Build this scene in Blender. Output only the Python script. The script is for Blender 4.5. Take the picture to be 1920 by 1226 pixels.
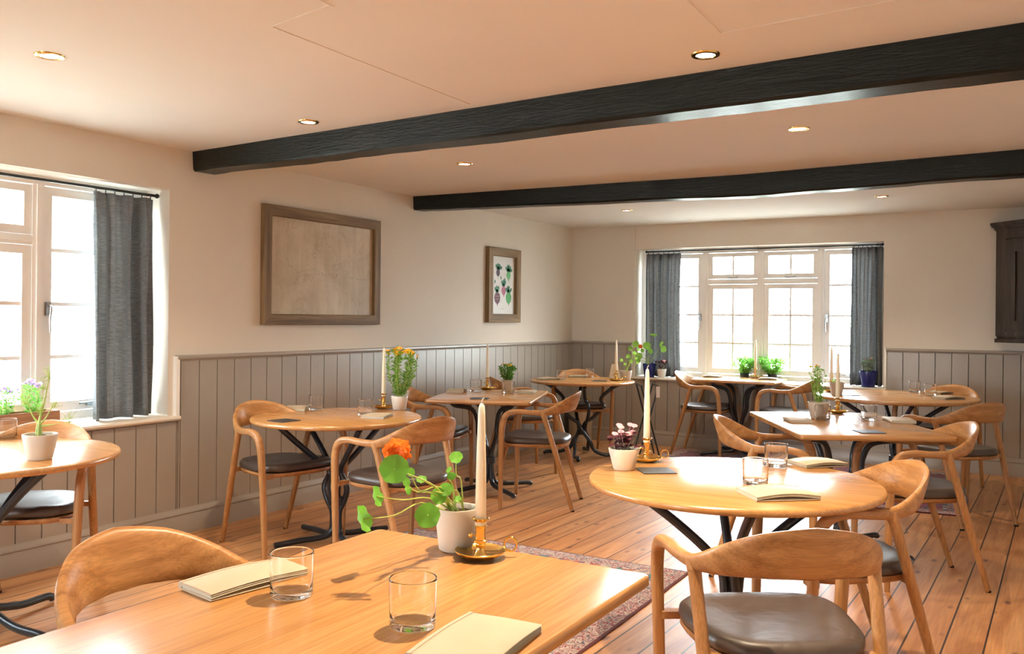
import bpy, math, random
from mathutils import Vector, Matrix, noise
R = math.radians
random.seed(7)
for o in list(bpy.data.objects): bpy.data.objects.remove(o)
scn = bpy.context.scene
COL = scn.collection

# ------------------------------------------------------------------ camera
cd = bpy.data.cameras.new('camera'); cam = bpy.data.objects.new('camera', cd); COL.objects.link(cam)
cd.sensor_width = 36; cd.lens = 1650.55/1920*36; cd.shift_y = -17.0/1920; cd.clip_start = 0.02
cam.matrix_world = Matrix.Translation((4.266, 0, 1.27)) @ Matrix.Rotation(0.5381622, 4, 'Z') @ Matrix.Rotation(R(90), 4, 'X') @ Matrix.Rotation(0.009714, 4, 'Z')
scn.camera = cam

# ------------------------------------------------------------------ world, exposure
W = bpy.data.worlds.new('sky'); scn.world = W; W.use_nodes = True
bg = W.node_tree.nodes['Background']; bg.inputs[0].default_value = (0.86, 0.94, 1.0, 1); bg.inputs[1].default_value = 36.0
scn.view_settings.view_transform = 'Standard'; scn.view_settings.look = 'None'
scn.view_settings.exposure = 0.2; scn.view_settings.gamma = 1.0; scn.view_settings.use_curve_mapping = False
cy = scn.cycles
cy.max_bounces = 14; cy.diffuse_bounces = 7; cy.glossy_bounces = 5; cy.transmission_bounces = 10; cy.transparent_max_bounces = 16
cy.caustics_reflective = False; cy.caustics_refractive = True; cy.blur_glossy = .6; cy.sample_clamp_indirect = 8; cy.use_denoising = True
try: cy.denoiser = 'OPENIMAGEDENOISE'
except Exception: pass

ROOM_X1, ROOM_Y0, ROOM_Y1, CEIL = 4.78, -2.2, 8.398, 2.227

def portal(loc, rot, sx, sy):
    l = bpy.data.lights.new('window_daylight_portal', 'AREA'); l.shape = 'RECTANGLE'; l.size = sx; l.size_y = sy
    l.energy = 1; l.cycles.is_portal = True
    o = bpy.data.objects.new('window_daylight_portal', l); COL.objects.link(o); o.location = loc; o.rotation_euler = rot
portal((-0.38, 2.09, 1.335), (0, R(-90), 0), 1.3, 2.44)
portal((1.91, 8.78, 1.33), (R(-90), 0, 0), 2.36, 1.3)
portal((1.35, ROOM_Y0-.38, 1.3), (R(90), 0, 0), 1.1, 1.4)

# ------------------------------------------------------------------ materials
def mat(name, col=(.8,.8,.8), rough=.5, spec=.5, metal=0, coat=0, coat_r=.1, sheen=0):
    m = bpy.data.materials.new(name); m.use_nodes = True
    b = m.node_tree.nodes['Principled BSDF']
    b.inputs['Base Color'].default_value = (*col, 1); b.inputs['Roughness'].default_value = rough
    b.inputs['Metallic'].default_value = metal; b.inputs['Specular IOR Level'].default_value = spec
    b.inputs['Coat Weight'].default_value = coat; b.inputs['Coat Roughness'].default_value = coat_r
    b.inputs['Sheen Weight'].default_value = sheen
    return m
def nd(m, t, **kw):
    n = m.node_tree.nodes.new(t)
    for k, v in kw.items():
        if k in n.inputs: n.inputs[k].default_value = v
        else: setattr(n, k, v)
    return n
def lk(m, a, b): m.node_tree.links.new(a, b)
def bsdf(m): return m.node_tree.nodes['Principled BSDF']
def ramp(m, fac, stops, interp='LINEAR'):
    r = nd(m, 'ShaderNodeValToRGB'); r.color_ramp.interpolation = interp
    e = r.color_ramp.elements
    while len(e) < len(stops): e.new(.5)
    for i, (p, c) in enumerate(stops): e[i].position = p; e[i].color = (*c, 1)
    lk(m, fac, r.inputs[0]); return r.outputs[0]
def coords(m, scale=(1,1,1), rot=(0,0,0), kind='Object'):
    tc = nd(m, 'ShaderNodeTexCoord'); mp = nd(m, 'ShaderNodeMapping')
    mp.inputs['Scale'].default_value = scale; mp.inputs['Rotation'].default_value = rot
    lk(m, tc.outputs[kind], mp.inputs[0]); return mp.outputs[0]
def bump(m, h, strength=.2, dist=.01):
    b = nd(m, 'ShaderNodeBump'); b.inputs['Strength'].default_value = strength; b.inputs['Distance'].default_value = dist
    lk(m, h, b.inputs['Height']); lk(m, b.outputs[0], bsdf(m).inputs['Normal'])
def mix(m, f, a, b, mode='MIX'):
    n = nd(m, 'ShaderNodeMix', data_type='RGBA', blend_type=mode)
    for i, v in ((0, f), (6, a), (7, b)):
        if isinstance(v, (int, float)): n.inputs[i].default_value = v
        elif isinstance(v, tuple): n.inputs[i].default_value = (*v, 1)
        else: lk(m, v, n.inputs[i])
    return n.outputs[2]
def math_(m, op, a, b=0.0, c=None):
    n = nd(m, 'ShaderNodeMath', operation=op)
    for i, v in enumerate((a, b, c)):
        if v is None: continue
        if isinstance(v, (int, float)): n.inputs[i].default_value = v
        else: lk(m, v, n.inputs[i])
    return n.outputs[0]
def wood(name, c1, c2, c3, rough=.35, axis=0, coat=0, scale=1.0, spec=.5, bumpy=.04):
    m = mat(name, c2, rough, spec, coat=coat, coat_r=.12)
    s = [10*scale]*3; s[axis] = .5*scale
    v = coords(m, tuple(s))
    n1 = nd(m, 'ShaderNodeTexNoise', Scale=2.2, Detail=4.0, Roughness=.6, Distortion=.35); lk(m, v, n1.inputs['Vector'])
    s2 = [70*scale]*3; s2[axis] = 2.2*scale
    v2 = coords(m, tuple(s2))
    n2 = nd(m, 'ShaderNodeTexNoise', Scale=2.5, Detail=3.0, Roughness=.6); lk(m, v2, n2.inputs['Vector'])
    base = ramp(m, n1.outputs[0], [(.32, c1), (.5, c2), (.68, c3)])
    fine = ramp(m, n2.outputs[0], [(.35, (.72,.72,.72)), (.6, (1.06,1.06,1.06))])
    lk(m, mix(m, .75, base, fine, 'MULTIPLY'), bsdf(m).inputs['Base Color'])
    bump(m, n2.outputs[0], bumpy, .004)
    return m
def noisy(name, col, var=.08, sc=3, rough=.6, spec=.3, bs=0.0, bsc=80):
    m = mat(name, col, rough, spec)
    v = coords(m)
    n = nd(m, 'ShaderNodeTexNoise', Scale=sc, Detail=5.0); lk(m, v, n.inputs['Vector'])
    lo = tuple(c*(1-var) for c in col); hi = tuple(min(1, c*(1+var)) for c in col)
    lk(m, ramp(m, n.outputs[0], [(.3, lo), (.7, hi)]), bsdf(m).inputs['Base Color'])
    if bs:
        n2 = nd(m, 'ShaderNodeTexNoise', Scale=bsc, Detail=4.0); lk(m, v, n2.inputs['Vector']); bump(m, n2.outputs[0], bs, .01)
    return m

M = {}
M['plaster'] = noisy('cream_plaster', (.71,.665,.59), .035, 1.3, .8, .2, .12, 14)
M['ceiling'] = noisy('ceiling_paint', (.74,.73,.70), .03, 1.0, .75, .2, .08, 9)
M['panel'] = noisy('taupe_panel_paint', (.345,.31,.27), .04, 3, .30, .6, .05, 60)
M['white'] = noisy('white_gloss_paint', (.88,.88,.86), .02, 4, .3, .5)
M['sill'] = noisy('sill_paint', (.72,.66,.58), .03, 4, .35, .45)
M['oak_top'] = wood('oak_table_top', (.44,.205,.060), (.50,.245,.078), (.55,.285,.10), .26, 0, 0, .8, 1.0, .02)
M['oak_top_y'] = wood('oak_table_top_lengthwise', (.44,.205,.060), (.50,.245,.078), (.55,.285,.10), .26, 1, 0, .8, 1.0, .02)
M['oak'] = wood('oiled_oak_chair', (.29,.125,.040), (.41,.195,.068), (.50,.26,.10), .36, 1, 0, 1.3, .45, .03)
M['oak_v'] = wood('oiled_oak_leg', (.32,.15,.05), (.43,.215,.08), (.50,.265,.11), .38, 2, 0, 1.2, .45, .03)
M['oak_x'] = wood('oiled_oak_rail', (.30,.14,.045), (.41,.20,.075), (.5,.26,.105), .38, 0, 0, 1.2, .45, .03)
M['frame_wood'] = wood('rustic_frame_wood', (.10,.053,.019), (.185,.108,.042), (.27,.175,.08), .6, 1, 0, 1, .3, .1)
M['frame_wood_z'] = wood('rustic_frame_wood_upright', (.10,.053,.019), (.185,.108,.042), (.27,.175,.08), .6, 2, 0, 1, .3, .1)
M['dark_wood'] = wood('dark_cupboard_wood', (.022,.014,.011), (.042,.028,.022), (.07,.05,.04), .5, 2, 0, .8, .3, .05)
M['box_wood'] = wood('planter_wood', (.30,.14,.07), (.44,.22,.11), (.52,.30,.16), .55, 1, 0, 1, .3, .06)
M['metal'] = noisy('blue_black_steel', (.045,.055,.066), .2, 12, .28, .6); bsdf(M['metal']).inputs['Metallic'].default_value = .55
M['black_metal'] = mat('black_iron', (.012,.014,.015), .35, .5)
M['brass'] = mat('polished_brass', (.80,.52,.16), .14, .5, 1)
M['chrome'] = mat('window_steel', (.45,.48,.5), .3, .5, 1)
M['leather'] = noisy('dark_brown_leather', (.060,.043,.036), .15, 20, .40, .7)
_m = M['leather']; _v = coords(_m); _n = nd(_m, 'ShaderNodeTexNoise', Scale=6.0, Detail=3.0, Distortion=1.5); lk(_m, _v, _n.inputs['Vector'])
_n2 = nd(_m, 'ShaderNodeTexNoise', Scale=240.0, Detail=2.0); lk(_m, _v, _n2.inputs['Vector'])
bump(_m, math_(_m, 'ADD', _n.outputs[0], math_(_m, 'MULTIPLY', _n2.outputs[0], .03)), .35, .012)
M['rubber'] = mat('black_foot', (.01,.01,.01), .7, .2)
M['candle'] = mat('ivory_wax', (.86,.80,.64), .4, .4); bsdf(M['candle']).inputs['Subsurface Weight'].default_value = .25; bsdf(M['candle']).inputs['Subsurface Radius'].default_value = (.02,.015,.01)
M['wick'] = mat('white_wick', (.8,.78,.7), .8, .2)
M['napkin'] = noisy('beige_leather_napkin', (.50,.42,.32), .05, 14, .55, .3, .06, 300)
M['napkin_in'] = noisy('grey_green_napkin_lining', (.50,.50,.42), .05, 14, .7, .2)
M['slate'] = mat('black_card', (.035,.035,.037), .45, .4)
M['soil'] = noisy('potting_soil', (.035,.022,.014), .5, 90, .95, .1, .8, 120)
M['stoneware'] = noisy('pale_stoneware', (.66,.60,.52), .05, 12, .5, .35)
M['stoneware_d'] = noisy('beige_stoneware', (.50,.42,.34), .06, 12, .55, .3)
M['whitepot'] = noisy('white_glazed_pot', (.75,.74,.70), .03, 6, .3, .5)
M['bluepot'] = mat('cobalt_glaze', (.012,.022,.16), .18, .6)
M['cream_enamel'] = noisy('cream_enamel', (.62,.55,.42), .05, 6, .45, .4)
def leafmat(name, col, tr=.35, var=.25):
    m = noisy(name, col, var, 25, .5, .35)
    nt = m.node_tree; out = [n for n in nt.nodes if n.type == 'OUTPUT_MATERIAL'][0]
    t = nd(m, 'ShaderNodeBsdfTranslucent'); t.inputs[0].default_value = (*[min(1, c*1.5) for c in col], 1)
    mx = nd(m, 'ShaderNodeMixShader'); mx.inputs[0].default_value = tr
    lk(m, bsdf(m).outputs[0], mx.inputs[1]); lk(m, t.outputs[0], mx.inputs[2]); lk(m, mx.outputs[0], out.inputs[0]); return m
M['leaf'] = leafmat('nasturtium_leaf', (.13,.34,.035))
M['leaf_light'] = leafmat('young_leaf', (.26,.50,.08))
M['leaf_dark'] = leafmat('herb_green', (.08,.25,.035))
M['leaf_herb'] = leafmat('backlit_herb_leaf', (.14,.34,.06), .5)
M['leaf_feather'] = leafmat('feathery_green', (.16,.34,.05))
M['leaf_purple'] = leafmat('oxalis_purple', (.07,.015,.028), .15)
M['leaf_grey'] = leafmat('grey_green_leaf', (.25,.34,.25), .2)
M['stem'] = leafmat('pale_stem', (.45,.55,.16), .2)
M['stem_silver'] = leafmat('silvery_stem', (.5,.5,.40), .2)
M['orange'] = leafmat('orange_petal', (1.0,.22,.03), .3, .15)
M['yellow'] = leafmat('yellow_petal', (.90,.42,.02), .25, .15)
M['pink'] = leafmat('pink_petal', (.80,.42,.50), .25, .1)
M['lilac'] = leafmat('lilac_petal', (.48,.33,.72), .3, .15)
M['paper'] = mat('white_paper', (.72,.71,.68), .35, .4, coat=.8, coat_r=.03)

# window glass, drinking glass
def glassy(name, fac_edge, tint, rough=0.0, ior=1.5):
    m = bpy.data.materials.new(name); m.use_nodes = True; nt = m.node_tree; nt.nodes.clear()
    out = nt.nodes.new('ShaderNodeOutputMaterial'); tr = nt.nodes.new('ShaderNodeBsdfTransparent'); tr.inputs[0].default_value = (*tint, 1)
    gl = nt.nodes.new('ShaderNodeBsdfGlossy'); gl.inputs['Roughness'].default_value = rough
    lw = nt.nodes.new('ShaderNodeLayerWeight'); lw.inputs[0].default_value = .5
    pw = nt.nodes.new('ShaderNodeMath'); pw.operation = 'POWER'; nt.links.new(lw.outputs['Facing'], pw.inputs[0]); pw.inputs[1].default_value = 4.0
    ma = nt.nodes.new('ShaderNodeMath'); ma.operation = 'MULTIPLY_ADD'; nt.links.new(pw.outputs[0], ma.inputs[0]); ma.inputs[1].default_value = fac_edge; ma.inputs[2].default_value = .035
    mx = nt.nodes.new('ShaderNodeMixShader'); nt.links.new(ma.outputs[0], mx.inputs[0])
    nt.links.new(tr.outputs[0], mx.inputs[1]); nt.links.new(gl.outputs[0], mx.inputs[2]); nt.links.new(mx.outputs[0], out.inputs[0])
    return m
M['pane'] = glassy('window_glass', .6, (.97,.985,.98), 0.0, 1.35)
M['tumbler'] = glassy('tumbler_wall', .95, (.99,.99,.99), .0, 1.5)
g = bpy.data.materials.new('tumbler_base'); g.use_nodes = True; g.node_tree.nodes.clear()
_o = g.node_tree.nodes.new('ShaderNodeOutputMaterial'); _g = g.node_tree.nodes.new('ShaderNodeBsdfGlass'); _g.inputs['IOR'].default_value = 1.45; _g.inputs['Roughness'].default_value = 0
g.node_tree.links.new(_g.outputs[0], _o.inputs[0])
M['tumbler_base'] = g

# floorboards: boards run along +y (turned 1.4 deg), 0.142 wide
m = mat('pine_floorboards', (.5,.25,.09), .3, .9); M['floor'] = m
v = coords(m, (1,1,1), (0,0,R(1.4)))
sx = nd(m, 'ShaderNodeSeparateXYZ'); lk(m, v, sx.inputs[0])
xb = math_(m, 'DIVIDE', sx.outputs[0], .138); fl = math_(m, 'FLOOR', xb); fr_ = math_(m, 'FRACT', xb)
wn = nd(m, 'ShaderNodeTexWhiteNoise', noise_dimensions='1D'); lk(m, fl, wn.inputs['W'])
yo = math_(m, 'ADD', sx.outputs[1], math_(m, 'MULTIPLY', wn.outputs[0], 17.0))
cb = nd(m, 'ShaderNodeCombineXYZ'); lk(m, math_(m, 'MULTIPLY', sx.outputs[0], 9.0), cb.inputs[0]); lk(m, math_(m, 'MULTIPLY', yo, .8), cb.inputs[1]); lk(m, math_(m, 'MULTIPLY', fl, 3.7), cb.inputs[2])
n1 = nd(m, 'ShaderNodeTexNoise', Scale=1.6, Detail=5.0, Roughness=.6, Distortion=1.2); lk(m, cb.outputs[0], n1.inputs['Vector'])
cb2 = nd(m, 'ShaderNodeCombineXYZ'); lk(m, math_(m, 'MULTIPLY', sx.outputs[0], 60.0), cb2.inputs[0]); lk(m, math_(m, 'MULTIPLY', yo, 2.0), cb2.inputs[1]); lk(m, fl, cb2.inputs[2])
n2 = nd(m, 'ShaderNodeTexNoise', Scale=2.0, Detail=3.0); lk(m, cb2.outputs[0], n2.inputs['Vector'])
base = ramp(m, n1.outputs[0], [(.3, (.42,.165,.055)), (.5, (.58,.27,.10)), (.7, (.70,.38,.17))])
base = mix(m, .7, base, ramp(m, n2.outputs[0], [(.35, (.75,.72,.7)), (.62, (1.05,1.05,1.05))]), 'MULTIPLY')
base = mix(m, .65, base, ramp(m, wn.outputs[0], [(0, (.72,.70,.68)), (1, (1.15,1.12,1.08))]), 'MULTIPLY')
vo = nd(m, 'ShaderNodeTexVoronoi', Scale=1.0); cb3 = nd(m, 'ShaderNodeCombineXYZ')
lk(m, math_(m, 'MULTIPLY', sx.outputs[0], 11.0), cb3.inputs[0]); lk(m, math_(m, 'MULTIPLY', yo, 5.0), cb3.inputs[1]); lk(m, math_(m, 'MULTIPLY', fl, 5.1), cb3.inputs[2]); lk(m, cb3.outputs[0], vo.inputs['Vector'])
knot = ramp(m, vo.outputs['Distance'], [(.07, (1,1,1)), (.20, (0,0,0))])
base = mix(m, math_(m, 'MULTIPLY', knot, .85), base, (.12,.035,.02))
edge = math_(m, 'LESS_THAN', math_(m, 'MINIMUM', fr_, math_(m, 'SUBTRACT', 1.0, fr_)), .026)
base = mix(m, edge, base, (.03,.012,.006))
lk(m, base, bsdf(m).inputs['Base Color'])
rr = math_(m, 'ADD', math_(m, 'MULTIPLY', n2.outputs[0], .10), .35); lk(m, rr, bsdf(m).inputs['Roughness'])
hh = math_(m, 'SUBTRACT', math_(m, 'MULTIPLY', n1.outputs[0], .6), math_(m, 'MULTIPLY', edge, 1.0)); bump(m, hh, .25, .004)

# beam
m = mat('black_tarred_oak', (.016,.016,.015), .30, .16); M['beam'] = m
v = coords(m, (1.2, 14, 14)); n1 = nd(m, 'ShaderNodeTexNoise', Scale=3.0, Detail=6.0, Roughness=.65, Distortion=2.0); lk(m, v, n1.inputs['Vector'])
lk(m, ramp(m, n1.outputs[0], [(.35, (.004,.0045,.004)), (.6, (.010,.012,.010)), (.8, (.028,.018,.013))]), bsdf(m).inputs['Base Color'])
v2 = coords(m, (3, 60, 60)); n2 = nd(m, 'ShaderNodeTexNoise', Scale=2.0, Detail=4.0, Distortion=1.0); lk(m, v2, n2.inputs['Vector'])
bump(m, math_(m, 'ADD', n1.outputs[0], math_(m, 'MULTIPLY', n2.outputs[0], .5)), .35, .010)

# curtain linen
m = noisy('blue_grey_linen', (.13,.155,.18), .1, 5, .9, .1); M['linen'] = m
v = coords(m, (1, 1, 1)); sz = nd(m, 'ShaderNodeMapping'); sz.inputs['Scale'].default_value = (30, 30, 400)
lk(m, v, sz.inputs[0]); n1 = nd(m, 'ShaderNodeTexNoise', Scale=1.0, Detail=3.0); lk(m, sz.outputs[0], n1.inputs['Vector'])
colr = ramp(m, n1.outputs[0], [(.3, (.16,.175,.19)), (.7, (.33,.35,.37))]); lk(m, colr, bsdf(m).inputs['Base Color'])
out = [n for n in m.node_tree.nodes if n.type == 'OUTPUT_MATERIAL'][0]
t = nd(m, 'ShaderNodeBsdfTranslucent'); lk(m, mix(m, 1.0, colr, (1.1,1.04,.98), 'MULTIPLY'), t.inputs[0])
mx = nd(m, 'ShaderNodeMixShader'); mx.inputs[0].default_value = .36; lk(m, bsdf(m).outputs[0], mx.inputs[1]); lk(m, t.outputs[0], mx.inputs[2]); lk(m, mx.outputs[0], out.inputs[0])

# aged map
m = mat('aged_map_paper', (.5,.4,.25), .5, .4, coat=1, coat_r=.02); M['map'] = m
v = coords(m, (1,1,1)); n1 = nd(m, 'ShaderNodeTexNoise', Scale=3.0, Detail=8.0, Roughness=.7); lk(m, v, n1.inputs['Vector'])
vs = coords(m, (1, 14, 1.2)); n2 = nd(m, 'ShaderNodeTexNoise', Scale=1.0, Detail=2.0); lk(m, vs, n2.inputs['Vector'])
c = ramp(m, n1.outputs[0], [(.3, (.42,.325,.20)), (.7, (.58,.48,.34))])
c = mix(m, .5, c, ramp(m, n2.outputs[0], [(.35, (.82,.78,.74)), (.65, (1.08,1.08,1.06))]), 'MULTIPLY')
n3 = nd(m, 'ShaderNodeTexNoise', Scale=130.0, Detail=2.0); lk(m, v, n3.inputs['Vector'])
n4 = nd(m, 'ShaderNodeTexNoise', Scale=2.4, Detail=3.0, Distortion=1.5); lk(m, v, n4.inputs['Vector'])
coast = ramp(m, n4.outputs[0], [(.485, (0,0,0)), (.497, (1,1,1)), (.503, (1,1,1)), (.515, (0,0,0))])
dots = math_(m, 'MULTIPLY', ramp(m, n3.outputs[0], [(.64, (0,0,0)), (.7, (1,1,1))]), ramp(m, n1.outputs[0], [(.45, (0,0,0)), (.6, (1,1,1))]))
c = mix(m, math_(m, 'MULTIPLY', coast, .16), c, (.14,.09,.05)); c = mix(m, math_(m, 'MULTIPLY', dots, .6), c, (.16,.11,.07))
lk(m, c, bsdf(m).inputs['Base Color'])
M['ink'] = mat('map_ink', (.06,.04,.025), .6, .3)
M['pr_green'] = mat('print_green', (.02,.16,.075), .5, .3); M['pr_lime'] = mat('print_light_green', (.06,.30,.08), .5, .3)
M['pr_purple'] = mat('print_beet', (.11,.02,.045), .5, .3); M['pr_dark'] = mat('print_dark_beet', (.05,.025,.05), .5, .3)
M['pr_pink'] = mat('print_pink', (.35,.09,.15), .5, .3); M['pr_root'] = mat('print_root', (.45,.33,.2), .5, .3)

# rugs: half sizes in object space come through a value pair
def rugmat(name, hx, hy, field, dark):
    m = mat(name, (.3,.1,.1), .95, .1, sheen=.3)
    v = coords(m); s = nd(m, 'ShaderNodeSeparateXYZ'); lk(m, v, s.inputs[0])
    ex = math_(m, 'SUBTRACT', hx, math_(m, 'ABSOLUTE', s.outputs[0])); ey = math_(m, 'SUBTRACT', hy, math_(m, 'ABSOLUTE', s.outputs[1]))
    d = math_(m, 'MINIMUM', ex, ey)
    vo = nd(m, 'ShaderNodeTexVoronoi', Scale=26.0); lk(m, v, vo.inputs['Vector'])
    n = nd(m, 'ShaderNodeTexNoise', Scale=38.0, Detail=2.0, Distortion=2.0); lk(m, v, n.inputs['Vector'])
    flower = ramp(m, n.outputs[0], [(0, (.05,.03,.06)), (.40, (.05,.05,.12)), (.43, (.50,.42,.38)), (.52, (.55,.47,.42)), (.56, (.28,.045,.06)), (.7, (.20,.03,.05))])
    chk = nd(m, 'ShaderNodeTexChecker', Scale=30.0); lk(m, v, chk.inputs['Vector'])
    wn = nd(m, 'ShaderNodeTexWhiteNoise', noise_dimensions='3D')
    sn = nd(m, 'ShaderNodeVectorMath', operation='SNAP'); sn.inputs[1].default_value = (.03,.03,10); lk(m, v, sn.inputs[0]); lk(m, sn.outputs[0], wn.inputs['Vector'])
    tiles = ramp(m, wn.outputs[0], [(0, (.5,.42,.36)), (.25, (.03,.05,.16)), (.5, (.30,.04,.05)), (.7, (.05,.20,.20)), (.85, (.45,.18,.10))], 'CONSTANT')
    fld = ramp(m, n.outputs[0], [(0, dark), (.42, dark), (.45, (.42,.33,.30)), (.49, field), (.62, field), (.66, (.04,.05,.14))])
    c = mix(m, math_(m, 'LESS_THAN', d, .155), fld, tiles)
    c = mix(m, math_(m, 'LESS_THAN', d, .12), c, flower)
    c = mix(m, math_(m, 'LESS_THAN', d, .012), c, (.10,.012,.02))
    lk(m, c, bsdf(m).inputs['Base Color'])
    n5 = nd(m, 'ShaderNodeTexNoise', Scale=250.0); lk(m, v, n5.inputs['Vector']); bump(m, n5.outputs[0], .5, .004)
    return m
M['ext_white'] = noisy('white_render', (.75,.74,.70), .05, 2, .9, .1); M['ext_roof'] = noisy('slate_roof', (.04,.055,.07), .2, 3, .6, .3)
M['ext_ground'] = noisy('pale_gravel', (.72,.70,.64), .15, 6, .95, .1); M['ext_leaf'] = leafmat('garden_foliage', (.10,.22,.05), .3)
M['ext_leaf_l'] = leafmat('pale_garden_foliage', (.34,.48,.26), .35); M['ext_win'] = mat('dark_window', (.06,.08,.09), .1, .5); M['bark'] = noisy('bark', (.25,.2,.15), .2, 20, .9, .1)

# ------------------------------------------------------------------ mesh helpers
class MB:
    def __init__(s): s.v = []; s.f = []; s.mi = []; s.mats = []
    def m(s, name):
        if name not in s.mats: s.mats.append(name)
        return s.mats.index(name)
    def add(s, vs, fs, mt=0):
        b = len(s.v); s.v += [tuple(p) for p in vs]; s.f += [tuple(b+i for i in f) for f in fs]; s.mi += [mt]*len(fs)
    def box(s, x0, x1, y0, y1, z0, z1, mt=0):
        s.add([(x0,y0,z0),(x1,y0,z0),(x1,y1,z0),(x0,y1,z0),(x0,y0,z1),(x1,y0,z1),(x1,y1,z1),(x0,y1,z1)],
              [(0,3,2,1),(4,5,6,7),(0,1,5,4),(1,2,6,5),(2,3,7,6),(3,0,4,7)], mt)
    def hexa(s, p, mt=0): s.add(p, [(0,3,2,1),(4,5,6,7),(0,1,5,4),(1,2,6,5),(2,3,7,6),(3,0,4,7)], mt)
    def loft(s, rings, cap=(True, True), closed=True, mt=0):
        n = len(rings[0]); vs = [p for r in rings for p in r]; fs = []
        for i in range(len(rings)-1):
            for j in range(n if closed else n-1):
                k = (j+1) % n; fs.append((i*n+j, i*n+k, (i+1)*n+k, (i+1)*n+j))
        if cap[0]: fs.append(tuple(range(n-1, -1, -1)))
        if cap[1]: fs.append(tuple((len(rings)-1)*n+j for j in range(n)))
        s.add(vs, fs, mt)
    def lathe(s, prof, n=24, c=(0,0), mt=0, cap=(False, False)):
        rings = [[(c[0]+r*math.cos(2*math.pi*j/n), c[1]+r*math.sin(2*math.pi*j/n), z) for j in range(n)] for r, z in prof]
        s.loft(rings, cap, mt=mt)
    def tube(s, pts, rad, n=8, sub=6, mt=0, cap=True):
        P = crom([Vector(p) for p in pts], sub); m_ = len(P)
        rs = rad if isinstance(rad, (list, tuple)) else [rad]*len(pts)
        RR = interp(rs, sub)
        t = (P[1]-P[0]).normalized(); u = t.cross(Vector((0,0,1)));
        if u.length < .1: u = t.cross(Vector((1,0,0)))
        u.normalize(); rings = []
        for i in range(m_):
            t = (P[min(i+1, m_-1)]-P[max(i-1, 0)]).normalized(); u = (u - t*u.dot(t)).normalized(); w = t.cross(u)
            rings.append([P[i]+(u*math.cos(2*math.pi*j/n)+w*math.sin(2*math.pi*j/n))*RR[i] for j in range(n)])
        s.loft(rings, (cap, cap), mt=mt)
    def ball(s, c, r, n=8, mt=0, sz=1.0, sx=1.0):
        prof = [(max(.0001, r*math.sin(math.pi*i/(n//2+1)))*sx, -r*sz*math.cos(math.pi*i/(n//2+1))) for i in range(n//2+2)]
        rings = [[(c[0]+q*math.cos(2*math.pi*j/n), c[1]+q*math.sin(2*math.pi*j/n), c[2]+z) for j in range(n)] for q, z in prof]
        s.loft(rings, (True, True), mt=mt)
    def disc(s, c, nrm, r, n=10, mt=0, cup=.15, irr=0):
        nrm = Vector(nrm).normalized(); u = nrm.cross(Vector((.3,.2,1))).normalized(); w = nrm.cross(u); c = Vector(c)
        vs = [c - nrm*cup*r*.3]; vs += [c+(u*math.cos(2*math.pi*j/n)+w*math.sin(2*math.pi*j/n))*r*(1+irr*math.sin(j*2.4))+nrm*cup*r*.3*math.sin(j*2.1) for j in range(n)]
        s.add(vs, [(0, 1+j, 1+(j+1) % n) for j in range(n)], mt)
    def leaf(s, c, d, nrm, L, w, mt=0):
        d = Vector(d).normalized(); q = d.cross(Vector(nrm)).normalized(); c = Vector(c); n_ = q.cross(d)
        s.add([c, c+d*L*.45+q*w*.5, c+d*L-n_*L*.12, c+d*L*.45-q*w*.5, c+d*L*.45-n_*w*.12], [(0,1,4),(1,2,4),(2,3,4),(3,0,4)], mt)
    def build(s, name, material=None, parent=None, loc=None, smooth=True, ang=40, rot=None):
        me = bpy.data.meshes.new(name); me.from_pydata(s.v, [], s.f)
        mats = s.mats if s.mats else [material]
        for k in mats: me.materials.append(M[k] if isinstance(k, str) else k)
        if s.mats: me.polygons.foreach_set('material_index', s.mi)
        me.update()
        if smooth:
            me.polygons.foreach_set('use_smooth', [True]*len(me.polygons))
            try: me.set_sharp_from_angle(angle=R(ang))
            except Exception: pass
        o = bpy.data.objects.new(name, me); COL.objects.link(o)
        if parent is not None: o.parent = parent
        if loc is not None: o.location = loc
        if rot is not None: o.rotation_euler = rot
        return o
def crom(P, sub):
    out = []
    for i in range(len(P)-1):
        p0 = P[max(i-1,0)]; p1 = P[i]; p2 = P[i+1]; p3 = P[min(i+2, len(P)-1)]
        for k in range(sub):
            t = k/sub
            out.append(.5*((2*p1)+(p2-p0)*t+(2*p0-5*p1+4*p2-p3)*t*t+(3*p1-p0-3*p2+p3)*t**3))
    out.append(P[-1].copy() if hasattr(P[-1], 'copy') else P[-1]); return out
def interp(a, sub):
    out = []
    for i in range(len(a)-1):
        for k in range(sub): out.append(a[i]+(a[i+1]-a[i])*k/sub)
    return out+[a[-1]]
def bevel(o, w, seg=2):
    b = o.modifiers.new('bevel', 'BEVEL'); b.width = w; b.segments = seg; b.limit_method = 'ANGLE'; b.angle_limit = R(40); return o
def empty(name, loc=(0,0,0), rz=0, label=None, cat=None, group=None, kind=None):
    o = bpy.data.objects.new(name, None); COL.objects.link(o); o.location = loc; o.rotation_euler = (0,0,rz); o.empty_display_size = .05
    return tag(o, label, cat, group, kind)
def tag(o, label=None, cat=None, group=None, kind=None):
    if label: o['label'] = label
    if cat: o['category'] = cat
    if group: o['group'] = group
    if kind: o['kind'] = kind
    return o
def kids(o): return [c for c in bpy.data.objects if c.parent == o]
def copy_tree(o, parent=None):
    c = o.copy(); COL.objects.link(c)
    if parent is not None: c.parent = parent
    for ch in list(kids(o)): copy_tree(ch, c)
    return c
def S(o): o['kind'] = 'structure'; return o
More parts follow.
